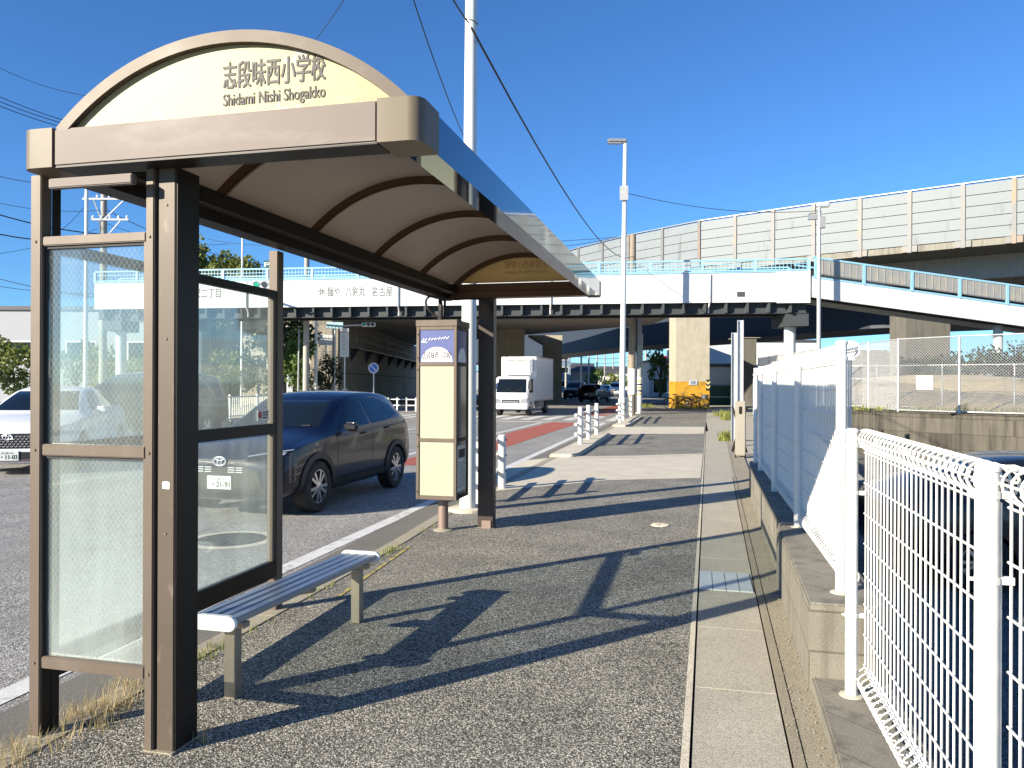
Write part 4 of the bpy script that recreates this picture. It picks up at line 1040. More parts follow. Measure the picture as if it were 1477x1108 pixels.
def wheel(root, x, y, r, w_, spokes=10):
    t = x/abs(x); b = MB()
    b.lathe([(r*.66,-w_/2),(r*.93,-w_/2),(r,-w_/2+.02),(r,w_/2-.02),(r*.93,w_/2),(r*.66,w_/2)], (x-t*w_/2,y,r), 'x', 32, False)
    ty = build('wheel', b, TYRE, root, False, smooth=35)
    b = MB(); xo = x-.012*t
    b.lathe([(r*.655,-.004*t),(r*.68,.004*t),(r*.62,.004*t),(r*.60,-.03*t)], (xo,y,r), 'x', 32, False)
    for k in range(spokes):
        a = 2*math.pi*(k+.5*(k%2)*.5)/spokes; p = Vector((xo-.006*t,y+math.cos(a)*r*.12,r+math.sin(a)*r*.12)); q = Vector((xo-.012*t,y+math.cos(a)*r*.63,r+math.sin(a)*r*.63))
        b.beam(p, q, r*.11, .022, (1,0,0))
    b.lathe([(r*.17,-.02*t),(r*.17,.006*t),(r*.06,.012*t)], (xo,y,r), 'x', 16)
    build('rim', b, ALLOY, ty, False, smooth=35)
    b = MB(); b.lathe([(r*.64,-.05*t),(r*.64,-.04*t)], (xo,y,r), 'x', 24); build('brake_shadow', b, BLACK, ty, False)
def make_car(name, label, cat, c, loc, rz, st, wy, wr, side, wind, rearw, front, rear=None, group=None, clad=False, detail=True, doors=(), fgl=(), mirror=None):
    root = thing(name, label, cat, (0,0,0), group)
    sh = car_shell(st); bm = bmesh.new(); bm.from_mesh(sh); bvh = BVHTree.FromBMesh(bm)
    # wheel wells
    ob_ = bpy.data.objects.new('tmp', sh); COL.objects.link(ob_); cut = []
    W_ = max(s_[1] for s_ in st)
    for y in wy:
        for sx in (-1, 1):
            b = MB(); b.lathe([(wr*1.08,-.16),(wr*1.08,.3)] if sx > 0 else [(wr*1.08,-.3),(wr*1.08,.16)], (sx*(W_-.10),y,wr*1.02), 'x', 32)
            bmesh.ops.recalc_face_normals(b.bm, faces=b.bm.faces); me = bpy.data.meshes.new('c'); b.bm.to_mesh(me); b.bm.free()
            co = bpy.data.objects.new('c', me); COL.objects.link(co); cut.append(co)
            md = ob_.modifiers.new('b', 'BOOLEAN'); md.operation = 'DIFFERENCE'; md.object = co; md.solver = 'EXACT'
    bod = eval_mesh(ob_)
    bpy.data.objects.remove(ob_)
    for co in cut: bpy.data.objects.remove(co)
    bod.materials.clear(); bod.materials.append(c); bod.name = 'body'; shade(bod, 38)
    body = bpy.data.objects.new('body', bod); COL.objects.link(body); body.parent = root
    P = lambda nm, ax, poly, m, off=.004, par=root, dep=.012: build(nm, patch(bvh, ax, poly, off, .07, dep), m, par, False, smooth=40)
    for w_ in side:
        for ax in 'lx': P('side_window', ax, w_, CARGLASS)
    P('windscreen', 'f', wind, CARGLASS); P('rear_window', 'r', rearw, CARGLASS)
    for dl in doors:
        for ax in 'lx': P('door_seam', ax, dl, BLACK, .0015, dep=.003)
    if clad:
        for ax in 'lx':
            for y in wy: build('arch_cladding', ringpatch(bvh, ax, (y,wr*1.02), wr*1.06, wr*1.30, -12, 192, .018), CLAD, root, False, smooth=40)
            P('sill_cladding', ax, [(wy[0]+wr*1.25,st[3][4]+.03),(wy[1]-wr*1.25,st[3][4]+.03),(wy[1]-wr*1.2,st[3][4]+.20),(wy[0]+wr*1.2,st[3][4]+.20)], CLAD, .014)
    for nm, poly, m, off in front: P(nm, 'f', poly, m, off)
    for nm, poly, m, off in (rear or []): P(nm, 'r', poly, m, off)
    for y in wy:
        for sx in (-1, 1): wheel(root, sx*(W_+.004), y, wr, .21)
    if mirror:
        for sx in (-1, 1):
            b = MB(); x, y, z = mirror; b.box((sx*x-.11,y-.05,z-.07),(sx*x+.11,y+.06,z+.07)); b.bevel(.04,3); build('door_mirror', b, c if not clad else M('mirror_black', (.02,.02,.025), .2), root, False, smooth=50)
    bm.free(); root.location = loc; root.rotation_euler = (0,0,rz)
    return root, bvh
def mir(poly): return [(-u,v) for u,v in poly]
def plate(root, bvh, z, txt, w_=.33, h_=.165, ax='f', top='名古屋 303'):
    o_, d_ = AXD[ax]; h, nn, _, _ = bvh.ray_cast(u3(ax,0,z)+o_, d_); y = h.y-.016*(1 if ax == 'f' else -1)
    s_ = 1 if ax == 'f' else -1
    b = MB(); b.box((-w_/2,min(y,y+.012*s_),z-h_/2),(w_/2,max(y,y+.012*s_),z+h_/2)); p_ = build('number_plate', b, PLATE, root, False)
    yy_ = y-.0005*s_
    if txt: text('lettering', txt, (-s_*w_*.28,yy_,z-h_*.36), (s_,0,0), (0,0,1), w_*.72, h_*.42, PLATEG, p_, .001, False, bold=.004)
    if txt and top: text('lettering', top, (-s_*w_*.28,yy_,z+h_*.17), (s_,0,0), (0,0,1), w_*.55, h_*.2, PLATEG, p_, .001, False)
    return y
SUV = [(0,.56,.52,.44,.34,.60,.70),(.05,.72,.69,.60,.26,.72,.80),(.22,.83,.80,.72,.22,.84,.90),(.6,.872,.85,.74,.20,.93,.98),(1.0,.88,.86,.73,.20,.98,1.04),(1.2,.88,.865,.70,.20,1.0,1.12),(1.62,.88,.868,.62,.20,1.01,1.36),(2.0,.88,.87,.61,.20,1.02,1.56),(2.5,.88,.87,.62,.20,1.04,1.61),(3.15,.88,.875,.61,.20,1.07,1.605),(3.6,.885,.87,.59,.22,1.11,1.575),(3.84,.88,.86,.57,.24,1.12,1.51),(4.0,.86,.82,.56,.28,1.08,1.24),(4.1,.83,.79,.58,.32,.97,1.08),(4.18,.74,.70,.5,.38,.80,.88)]
NAVYP = paint('navy_car_paint', (.002,.003,.016), .0, .35)
head = [(.34,.745),(.60,.76),(.79,.80),(.80,.86),(.62,.835),(.36,.79)]
drl = [(.66,.36),(.74,.38),(.76,.60),(.69,.60)]
fr = [('grille',[(-.33,.70),(.33,.70),(.36,.755),(-.36,.755)],BLACK,.003),('lower_grille',[(-.62,.27),(.62,.27),(.50,.62),(.30,.66),(-.30,.66),(-.50,.62)],CLAD,.004),
      ('headlight',head,CARGLASS,.008),('headlight',mir(head)[::-1],CARGLASS,.008),('headlight_trim',[(.36,.785),(.62,.83),(.80,.855),(.80,.868),(.61,.845),(.35,.80)],LAMPC,.013),('headlight_trim',mir([(.36,.785),(.62,.83),(.80,.855),(.80,.868),(.61,.845),(.35,.80)])[::-1],LAMPC,.013),
      ('headlight_lens',[(.64,.785),(.76,.81),(.765,.84),(.66,.828)],LAMPC,.012),('headlight_lens',mir([(.64,.785),(.76,.81),(.765,.84),(.66,.828)])[::-1],LAMPC,.012),
      ('fog_light',drl,LAMPC,.010),('fog_light',mir(drl)[::-1],LAMPC,.010),('skid_trim',[(-.40,.245),(.40,.245),(.36,.265),(-.36,.265)],LAMPC,.012)]
side = [[(1.52,1.075),(2.02,1.42),(2.44,1.49),(2.46,1.10)],[(2.56,1.105),(2.54,1.495),(3.02,1.485),(3.15,1.46),(3.16,1.135)],[(3.21,1.14),(3.20,1.455),(3.50,1.37),(3.58,1.22)]]
seams = [[(1.36,.44),(1.37,.44),(1.40,1.03),(1.39,1.03)],[(2.50,.42),(2.51,.42),(2.515,1.09),(2.505,1.09)],[(1.4,.98),(2.5,1.02),(3.3,1.06),(3.3,1.066),(2.5,1.026),(1.4,.986)],[(3.12,.62),(3.125,.62),(3.40,1.10),(3.39,1.10)]]
suv, bvh = make_car('crossover_car', 'navy blue compact crossover car with black wheel arches and plate 21-91, facing the camera', 'car', NAVYP, (-5.36,7.82,ROAD+.004), R(-1.0), SUV, (.85,3.41), .345, side, [(-.66,1.11),(.66,1.11),(.50,1.47),(-.50,1.47)], [(-.5,1.13),(.5,1.13),(.44,1.44),(-.44,1.44)], fr, [('tail_light',[(.42,.92),(.80,.95),(.80,1.03),(.44,1.0)],LAMPR,.006),('tail_light',mir([(.42,.92),(.80,.95),(.80,1.03),(.44,1.0)])[::-1],LAMPR,.006)], clad=True, doors=seams, mirror=(.97,1.60,1.10))
plate(suv, bvh, .47, '・21-91')
b = MB()
def ell(a, c_, cx_, cz, y, n=28): return [(cx_+a*math.cos(2*math.pi*k/n), y, cz+c_*math.sin(2*math.pi*k/n)) for k in range(n)]
h, nn, _, _ = bvh.ray_cast(Vector((0,-4,.725)), Vector((0,1,0))); ye = h.y-.012
b.tube(ell(.085,.056,0,.735,ye), .009, 6, closed=True); b.tube(ell(.028,.055,0,.735,ye), .007, 6, closed=True); b.tube(ell(.055,.020,0,.765,ye), .007, 6, closed=True)
build('emblem', b, CHROME, suv, False, smooth=50)
b = MB()
for k in range(3):
    for sg in (-1, 1):
        for j in range(2): b.box((sg*(.16+.11*j)-.045,ye-.004,.655-.028*k),(sg*(.16+.11*j)+.045,ye+.02,.664-.028*k))
build('grille_slat', b, CHROME, suv, False)
for (y, z) in ((2.22,.985),(3.06,1.02)):
    b = MB(); h, nn, _, _ = bvh.ray_cast(Vector((4,y,z)), Vector((-1,0,0))); b.tube([(h.x+.006,y-.09,z-.005),(h.x+.028,y-.06,z),(h.x+.028,y+.06,z+.004),(h.x+.006,y+.09,z+.004)], .014, 8); build('door_handle', b, M('handle_black', (.02,.02,.022), .3), suv, False, smooth=50)
b = MB(); b.tube([(0,3.55,1.55),(0,3.60,1.60),(0,3.68,1.61)], .012, 8); build('roof_aerial', b, BLACK, suv, False)
suv.scale = (.95,.925,.915)
b = MB(); h, nn, _, _ = bvh.ray_cast(Vector((-.34,-4,1.13)), Vector((0,1,0)))
b.tube([(-.50,h.y-.01,1.115),(.1,h.y-.03,1.125)], .008, 6); b.tube([(.0,h.y-.01,1.115),(.55,h.y+.02,1.135)], .008, 6); build('wiper', b, BLACK, suv, False)
# white car on the far lanes, left
WCAR = [(0,.62,.60,.5,.24,.62,.72),(.06,.78,.76,.64,.19,.70,.80),(.25,.88,.85,.76,.17,.80,.88),(.7,.91,.88,.78,.16,.90,.96),(1.15,.92,.89,.76,.16,.95,1.01),(1.4,.92,.89,.72,.16,.97,1.12),(2.05,.92,.89,.60,.16,1.0,1.44),(2.6,.92,.89,.60,.16,1.02,1.52),(3.4,.92,.89,.58,.18,1.03,1.48),(4.0,.91,.87,.56,.20,1.04,1.25),(4.4,.88,.83,.66,.25,1.0,1.08),(4.55,.78,.74,.6,.35,.8,.9)]
WHP = paint('white_car_paint', (.80,.81,.82))
wside = [[(1.66,1.03),(2.15,1.36),(2.60,1.42),(2.62,1.06)],[(2.70,1.06),(2.68,1.42),(3.3,1.38),(3.75,1.18),(3.7,1.09)]]
wg = [(-.60,.52),(-.46,.46),(.46,.46),(.60,.52),(.62,.64),(.55,.71),(-.55,.71),(-.62,.64)]
wh = [(.52,.73),(.78,.735),(.87,.78),(.86,.84),(.66,.80),(.52,.765)]
wfront = [('grille',wg,BLACK,.006),('headlight',wh,LAMPC,.01),('headlight',mir(wh)[::-1],LAMPC,.01),('air_intake',[(-.72,.27),(.72,.27),(.70,.40),(-.70,.40)],BLACK,.005),('bumper_trim',[(-.7,.245),(.7,.245),(.7,.262),(-.7,.262)],M('dark_red_trim', (.12,.03,.04), .4),.012)]
wrear = [('tail_light',[(.40,.88),(.84,.90),(.84,.99),(.42,.97)],LAMPR,.006),('tail_light',mir([(.40,.88),(.84,.90),(.84,.99),(.42,.97)])[::-1],LAMPR,.006)]
wseam = [[(1.46,.36),(1.47,.36),(1.50,1.0),(1.49,1.0)],[(2.65,.36),(2.66,.36),(2.67,1.04),(2.66,1.04)]]
lw = L(-8.45,12.9); wc, wb_ = make_car('white_car', 'glossy white car with a black honeycomb grille at the left edge beyond the shelter post', 'car', WHP, (lw.x,lw.y,ROAD+.004), R(28), WCAR, (.92,3.65), .335, wside, [(-.70,1.06),(.70,1.06),(.52,1.40),(-.52,1.40)], [(-.55,1.08),(.55,1.08),(.48,1.36),(-.48,1.36)], wfront, wrear, doors=wseam, mirror=(1.0,1.75,1.05))
yp = plate(wc, wb_, .34, '・11-03')
b = MB()
for i in range(-9, 10):
    for j in range(5):
        x = i*.062+.031*(j%2); z = .50+.042*j; 
        if abs(x) > .55-.05*abs(j-2): continue
        h, nn, _, _ = wb_.ray_cast(Vector((x,-4,z)), Vector((0,1,0)))
        if h: b.tube([(x-.02,h.y-.012,z),(x,h.y-.014,z-.014),(x+.02,h.y-.012,z)], .004, 5)
build('grille_mesh', b, CHROME, wc, False)
h, nn, _, _ = wb_.ray_cast(Vector((0,-4,.66)), Vector((0,1,0)))
b = MB(); b.tube(ell(.075,.05,0,.655,h.y-.014), .007, 6, closed=True); b.tube(ell(.025,.049,0,.655,h.y-.014), .006, 6, closed=True); b.tube(ell(.05,.018,0,.683,h.y-.014), .006, 6, closed=True); build('emblem', b, CHROME, wc, False, smooth=50)
# other cars share the saloon / tall shapes
VAN = [(0,.62,.60,.5,.26,.70,.84),(.06,.78,.76,.66,.2,.82,.96),(.3,.87,.84,.74,.18,.96,1.06),(.8,.89,.86,.74,.18,1.04,1.16),(1.0,.89,.86,.73,.18,1.06,1.26),(1.75,.89,.87,.67,.18,1.08,1.78),(2.3,.89,.87,.69,.18,1.08,1.88),(3.4,.89,.87,.69,.18,1.08,1.88),(4.4,.89,.87,.67,.2,1.08,1.84),(4.68,.88,.86,.62,.24,1.08,1.72),(4.8,.83,.82,.6,.34,1.0,1.3)]
vside = [[(1.35,1.12),(1.85,1.68),(2.3,1.74),(2.32,1.12)],[(2.4,1.12),(2.38,1.75),(3.35,1.75),(3.35,1.12)],[(3.42,1.12),(3.42,1.75),(4.4,1.70),(4.45,1.14)]]
vh = [(.45,.86),(.80,.88),(.84,.98),(.50,.95)]
vfront = [('grille',[(-.46,.60),(.46,.60),(.52,.84),(-.52,.84)],CLAD,.005),('headlight',vh,LAMPC,.008),('headlight',mir(vh)[::-1],LAMPC,.008),('air_intake',[(-.6,.30),(.6,.30),(.6,.46),(-.6,.46)],BLACK,.005)]
vrear = [('tail_light',[(.66,.9),(.84,.9),(.82,1.3),(.68,1.3)],LAMPR,.006),('tail_light',mir([(.66,.9),(.84,.9),(.82,1.3),(.68,1.3)])[::-1],LAMPR,.006)]
vw = ([(-.70,1.22),(.70,1.22),(.60,1.72),(-.60,1.72)], [(-.58,1.16),(.58,1.16),(.54,1.68),(-.54,1.68)])
BLKP = paint('black_car_paint', (.006,.006,.007)); SILP = paint('silver_car_paint', (.55,.57,.60), .5); GRYP = paint('dark_blue_car_paint', (.008,.012,.02), .2)
def van(label, c, lat, D, rz, group=None, name='minivan', z=ROAD, pl_=None):
    p = L(lat, D); r_, v_ = make_car(name, label, 'minivan', c, (p.x,p.y,z+.004), rz, VAN, (.9,3.75), .33, vside, vw[0], vw[1], vfront, vrear, group, mirror=(1.0,1.55,1.2)); plate(r_, v_, .52, pl_); return r_
def saloon(label, c, lat, D, rz, group=None, name='parked_car', z=ROAD, cat='car'):
    p = L(lat, D); r_, v_ = make_car(name, label, cat, c, (p.x,p.y,z+.004), rz, WCAR, (.92,3.65), .335, wside, [(-.70,1.06),(.70,1.06),(.52,1.40),(-.52,1.40)], [(-.55,1.08),(.55,1.08),(.48,1.36),(-.48,1.36)], wfront, wrear, group, mirror=(1.0,1.75,1.05)); plate(r_, v_, .34 if rz == 0 else .7, None, ax='f'); plate(r_, v_, .72, None, ax='r'); return r_
GF = 'vehicles farther along the street'
van('black minivan facing the camera under the viaduct right of the pier', BLKP, 6.0, 79, R(-3), GF)
SUVF = [(n_, p_, m_, o_) for n_, p_, m_, o_ in fr]
p = L(7.45, 67.0); ht, hb_ = make_car('hatchback_car', 'black hatchback seen from behind between the minivan and the lamp post', 'car', BLKP, (p.x,p.y+4.2,ROAD+.004), R(180-14), SUV, (.85,3.41), .33, side, [(-.66,1.11),(.66,1.11),(.50,1.47),(-.50,1.47)], [(-.5,1.13),(.5,1.13),(.44,1.44),(-.44,1.44)], fr, [('tail_light',[(.42,.92),(.80,.95),(.80,1.03),(.44,1.0)],LAMPR,.006),('tail_light',mir([(.42,.92),(.80,.95),(.80,1.03),(.44,1.0)])[::-1],LAMPR,.006)], GF, mirror=(.97,1.60,1.10)); plate(ht, hb_, .70, None, ax='r')
van('white van facing the camera just left of the lamp post base', WHP, 14.1, 107, R(-3), GF)
saloon('silver saloon between the black hatchback and the white van', SILP, 11.6, 98, 0, GF, 'saloon_car')
saloon('white saloon far down the street right of the utility pole', WHP, 24.6, 146, 0, GF, 'saloon_car')
saloon('silver car partly behind the black minivan', SILP, 8.6, 92, 0, GF, 'saloon_car')
van('dark van behind the dusty end glass of the shelter', BLKP, -10.6, 18.5, R(-4), GF)
pk = L(6.4, 9.4); pr, pb = make_car('parked_car', 'dark blue car parked below the nearer white mesh fence', 'car', GRYP, (pk.x+2.6,pk.y+.2,LOT+.014), R(90+6), WCAR, (.92,3.65), .335, wside, [(-.70,1.06),(.70,1.06),(.52,1.40),(-.52,1.40)], [(-.55,1.08),(.55,1.08),(.48,1.36),(-.48,1.36)], wfront, wrear, mirror=(1.0,1.75,1.05))
# box truck
def truck():
    p = PT(736.5, 554, 38.0); root = thing('box_truck', 'white refrigerated box truck coming out from under the viaduct', 'truck', (0,0,0))
    W = M('truck_white', (.80,.80,.79), .3, var=.03, coat=.4)
    b = MB(); pr_ = [(0,.42),(0,.95),(.10,1.12),(.42,1.86),(.55,1.95),(1.55,1.95),(1.55,.42)]
    b.prism([(-.86,y,z) for y,z in pr_], (1.72,0,0)); b.bevel(.05,3); build('cab', b, W, root, False, smooth=40)
    b = MB(); b.box((-.93,1.66,.72),(.93,5.9,2.98)); b.bevel(.03,2); bx_ = build('cargo_box', b, W, root, False)
    b = MB()
    for z in (.74,2.95): b.box((.9305,1.70,z-.04),(.942,5.86,z+.04)); b.box((-.942,1.70,z-.04),(-.9305,5.86,z+.04))
    for y in (1.70,5.80): b.box((.9305,y,.79),(.942,y+.06,2.90))
    build('box_trim', b, M('box_trim', (.45,.46,.47), .4, .6), bx_, False)
    b = MB(); b.box((-.78,1.20,2.05),(.78,1.655,2.92)); b.bevel(.08,4); fz = build('cooling_unit', b, W, root, False, smooth=40)
    b = MB()
    for k in range(3):
        for x in (-.5,.02): b.box((x,1.192,2.52+.12*k),(x+.44,1.1995,2.56+.12*k))
    build('cooling_vent', b, BLACK, fz, False)
    b = MB(); b.hexa([(-.76,.075,1.16),(.76,.075,1.16),(.76,.09,1.16),(-.76,.09,1.16)], [(-.70,.375,1.83),(.70,.375,1.83),(.70,.39,1.83),(-.70,.39,1.83)]); ws_ = build('windscreen', b, CARGLASS, root, False)
    b = MB(); b.beam((-.6,.07,1.19),(-.05,.14,1.32),.02,.02); b.beam((.0,.07,1.19),(.55,.14,1.32),.02,.02); build('wiper', b, BLACK, ws_, False)
    for sx in (-1, 1):
        b = MB(); b.prism([(sx*.8605,.36,1.22),(sx*.8605,.56,1.82),(sx*.8605,1.15,1.82),(sx*.8605,1.15,1.15),(sx*.8605,.5,1.15)], (sx*.006,0,0)); build('side_window', b, CARGLASS, root, False)
        b = MB(); b.box((sx*1.0-.09,-.02,1.25),(sx*1.0+.09,.10,1.75)); b.bevel(.03,2); b.beam((sx*.86,.2,1.7),(sx*1.0,.06,1.7),.03,.03); build('door_mirror', b, BLACK, root, False)
        b = MB(); b.prism([(sx*.48,-.008,.62),(sx*.80,-.008,.62),(sx*.82,-.008,.90),(sx*.50,-.008,.80)][::sx], (0,.004,0)); build('headlight', b, LAMPC, root, False)
    b = MB(); b.box((-.46,-.012,.62),(.46,-.004,.80)); build('grille', b, CLAD, root, False)
    b = MB(); b.box((-.5,-.02,.815),(.5,-.008,.84)); b.box((-.4,-.02,.68),(.4,-.013,.70)); build('grille_bar', b, CHROME, root, False)
    b = MB(); b.box((-.88,-.10,.34),(.88,.25,.60)); b.bevel(.04,3); bp_ = build('bumper', b, W, root, False)
    b = MB(); b.box((-.2,-.108,.42),(.2,-.1005,.56)); build('number_plate', b, PLATE, bp_, False)
    b = MB(); b.box((-.35,.3,.45),(-.25,5.7,.62)); b.box((.25,.3,.45),(.35,5.7,.62)); build('chassis', b, BLACK, root, False)
    b = MB(); b.box((.70,2.3,.35),(.9,3.6,.66)); build('side_guard', b, GALV_DARK, root, False)
    for y in (.75, 4.5):
        for sx in (-1, 1): wheel(root, sx*.86, y, .36, .22, 6)
    text('lettering', 'FRAM', (.933,2.05,2.62), (0,1,0), (0,0,1), .5, .14, INK, root, .002, False) if False else None
    root.location = (p.x,p.y,ROAD+.004); root.rotation_euler = (0,0,R(-1))
truck()
# ------------------------------------------------------------ bicycles
def bike(label, loc, rz, c, basket=True):
    t = thing('bicycle', label, 'bicycle', (0,0,0), 'bicycles parked at the pier')
    r_ = .33
    for y in (0, 1.08):
        b = MB(); b.tube([(0,y+r_*math.cos(2*math.pi*k/24),r_+.0+r_*math.sin(2*math.pi*k/24)) for k in range(24)], .018, 6, closed=True); wh_ = build('wheel', b, TYRE, t, False)
        b = MB()
        for k in range(8): a = math.pi*k/8; b.tube([(0,y+.3*math.cos(a),r_+.3*math.sin(a)),(0,y-.3*math.cos(a),r_-.3*math.sin(a))], .004, 4)
        build('spokes', b, ALLOY, wh_, False)
        b = MB(); b.tube([(0,y+.37*math.cos(R(a)),r_+.37*math.sin(R(a))) for a in range(20,170,15)], .025, 6); build('mudguard', b, c, t, False)
    b = MB()
    for p_ in ([(0,0,r_),(0,.14,.70),(0,.17,.92)],[(0,.16,.78),(0,.52,.40),(0,.64,.30)],[(0,.62,.30),(0,.76,.82)],[(0,.62,.30),(0,1.08,r_)],[(0,.72,.62),(0,1.08,r_)],[(0,.15,.62),(0,.6,.33)]): b.tube(p_, .02, 8)
    build('frame', b, c, t, False, smooth=60)
    b = MB(); b.tube([(-.28,.30,.98),(-.2,.2,1.0),(0,.16,.93),(.2,.2,1.0),(.28,.30,.98)], .014, 8); build('handlebar', b, GALV_DARK, t, False)
    b = MB(); b.prism([(-.03,.58,.86),(.03,.58,.86),(.10,.86,.86),(-.10,.86,.86)], (0,0,.07)); b.bevel(.02,2); build('saddle', b, BLACK, t, False)
    if basket:
        b = MB(); b.hexa([(-.13,-.16,.66),(.13,-.16,.66),(.13,.08,.66),(-.13,.08,.66)], [(-.18,-.24,.90),(.18,-.24,.90),(.18,.10,.90),(-.18,.10,.90)]); build('basket', b, GALV_DARK, t, False)
    t.location = loc; t.rotation_euler = (0,0,rz)
p = PT(1016,585,48.0); bike('dark bicycle with basket parked across the right side of the yellow pier base', (p.x,p.y,.002), R(72), BLACK)
p = PT(990,585,47.7); bike('dark bicycle with black saddle parked across the left side of the yellow pier base', (p.x,p.y,.002), R(80), CLAD, False)
p = PT(969,583,50.5); bike('silver bicycle standing end on left of the yellow pier base', (p.x,p.y,.002), R(10), ALLOY)
# ------------------------------------------------------------ guard pipes, poles, lamps
def guard(label, P, h=.84, zb=0., grp='white pipe guard rails along the kerb', ext=.25):
    t = thing('guard_rail', label, 'guard rail', (P[0][0],P[0][1],zb), grp)
    for x, y in P:
        b = MB(); b.lathe([(.057,zb),(.057,zb+h-.01),(.045,zb+h)], (x,y,0), n=20); po_ = build('post', b, WHITE_PAINT, t, smooth=40)
        for z in (.25,.48,.71):
            b = MB(); b.cyl((x+.05,y,zb+z),(x+.068,y,zb+z),.014,n=8); build('bolt', b, DARKFRAME, po_)
    for z in (.25,.48,.71):
        d = (Vector(P[-1]+(0,))-Vector(P[0]+(0,))).normalized()
        a = Vector(P[0]+(0,))-d*ext; c = Vector(P[-1]+(0,))+d*ext
        pts = [a+Vector((-.09,0,zb+z))]+[Vector((x-.088,y,zb+z)) for x,y in P]+[c+Vector((-.09,0,zb+z))]
        b = MB(); b.tube(pts, .033, 12); build('rail', b, WHITE_PAINT, t, smooth=50)
guard('short white pipe guard rail right behind the shelter and the sign column', [(-2.72,9.45),(-2.78,10.85)], .78)
guard('white pipe guard rail of three posts at the corner past the pale driveway', [(-2.80,18.6),(-2.84,20.3),(-2.88,22.3)], .90, .07)
guard('white pipe guard rail by the lamp post beyond the second crossing', [(-2.9,29.2),(-2.95,31.2),(-3.0,33.4),(-3.0,35.4)], .90, .07)
t = thing('light_pole', 'thick pale tapered pole standing just behind the stop column', 'pole', (-2.69,8.85,0))
b = MB(); b.tube([(-2.69,8.85,0),(-2.685,8.85,1.4),(-2.66,8.85,9.5)], [.098,.092,.055], 24); build('shaft', b, WHITE_POLE, t, smooth=40)
b = MB(); b.lathe([(.24,0),(.24,.03),(.2,.04)], (-2.69,8.85,0), n=24); build('footing', b, CONC_PALE, t)
b = MB(); b.tube([(-2.655,8.85,9.3),(-2.9,8.85,9.6),(-4.2,8.85,9.75)], .04, 10); build('lamp_arm', b, WHITE_POLE, t)
b = MB(); b.box((-4.9,8.75,9.70),(-4.2,8.95,9.82)); b.bevel(.03,2); build('lamp_head', b, GALV, t)
b = MB(); z = PY(677,32,8.85).z
b.tube([(-2.67+.078*math.cos(2*math.pi*k/20),8.85+.078*math.sin(2*math.pi*k/20),z-.03*math.cos(2*math.pi*k/20)) for k in range(20)], .008, 6, closed=True); build('wire_band', b, GALV_DARK, t)
p = PT(897,606,33.0)
t = thing('street_lamp', 'slender galvanised street lamp with a flat lantern pointing left', 'street lamp', (p.x,p.y,0))
q = PT(902,204,33.0); b = MB(); b.tube([(p.x,p.y,0),(q.x,q.y,q.z)], [.13,.085], 16); build('pole', b, WHITE_POLE, t, smooth=40)
b = MB(); a = PT(876,203.5,33.0); b.beam(q+Vector((.06,0,.0)), a, .28, .18); b.bevel(.05,2); hd = build('lantern', b, GALV_DARK, t)
b = MB(); b.beam(q.lerp(a,.25)+Vector((0,0,-.10)), q.lerp(a,.95)+Vector((0,0,-.10)), .2, .03); build('diffuser', b, LAMPC, hd)
b = MB(); z = PT(900,280,33.0)
b.box((z.x-.16,z.y-.2,z.z-.3),(z.x+.2,z.y-.1,z.z+.3)); build('fittings', b, GALV_DARK, t)
p = PT(911,598,38.9); q = PT(913,338,38.9)
OLDPOLE = concrete('pole_concrete', (.30,.25,.19), (.10,.08,.06), speck=.3)
t = thing('utility_pole', 'old brownish concrete utility pole with a white wrapped lower band', 'utility pole', (p.x,p.y,0), 'utility poles')
b = MB(); b.tube([(p.x,p.y,0),(q.x,q.y,q.z)], [.20,.15], 18); build('pole', b, OLDPOLE, t, smooth=40)
b = MB(); z0, z1 = PT(911,569,38.9).z, PT(911,532,38.9).z; b.cyl((p.x+.01,p.y,z0),(p.x+.02,p.y,z1),.208,.204,20); build('white_wrap', b, WHITE_CAP, t, smooth=40)
z0 = PT(911,410,38.9).z
b = MB(); b.cyl((p.x+.06,p.y,z0-.15),(p.x+.06,p.y,z0+.15),.178,n=20); build('white_band', b, WHITE_CAP, t, smooth=40)
for k in range(9): z = 2.6+.62*k; sg = 1 if k % 2 else -1; b = MB(); b.cyl((p.x+.1*sg,p.y-.05,z),(p.x+.32*sg,p.y-.05,z),.012,n=6); build('step_bolt', b, GALV_DARK, t)
b = MB(); c0 = PT(919,385,38.7); b.tube(spl([PT(917,392,38.6),PT(924,402,38.5),PT(929,420,38.4),PT(935,433,37.0)]), .03, 6); b.tube([(p.x+.24,p.y-.05,.1),(p.x+.25,p.y-.05,7.0)], .035, 8); build('cable', b, CABLE, t)
p = PT(921,597,40); q = PT(923.5,482,40)
t = thing('signal_pole', 'short grey green pole with yellow and black stripes beside the utility pole', 'pole', (p.x,p.y,0))
b = MB(); b.cyl((p.x,p.y,0),(q.x,q.y,q.z),.16,.15,16); build('pole', b, M('green_grey_paint', (.30,.34,.32), .45), t, smooth=40)
b = MB(); b.cyl((p.x,p.y,.02),(p.x+.02,p.y,1.9),.168,n=16); build('white_wrap', b, WHITE_CAP, t, smooth=40)
STR = M('stripe_yellow', (.70,.48,.08), .5)
for k in range(5):
    b = MB(); b.cyl((p.x+.01,p.y,.98+.17*k),(p.x+.01,p.y,1.06+.17*k),.174,n=16); build('stripe', b, STR if k % 2 == 0 else BLACK, t, smooth=40)
b = MB(); b.box((p.x-.17,p.y-.34,3.5),(p.x+.17,p.y-.16,4.9)); b.bevel(.02,2); build('control_box', b, GALV_DARK, t)
p = PT(1181,495,33.5); q = PT(1181.5,296,33.5)
t = thing('camera_pole', 'thin grey pole with a cluster of lamps on top in front of the footbridge ramp', 'pole', (p.x,p.y,0))
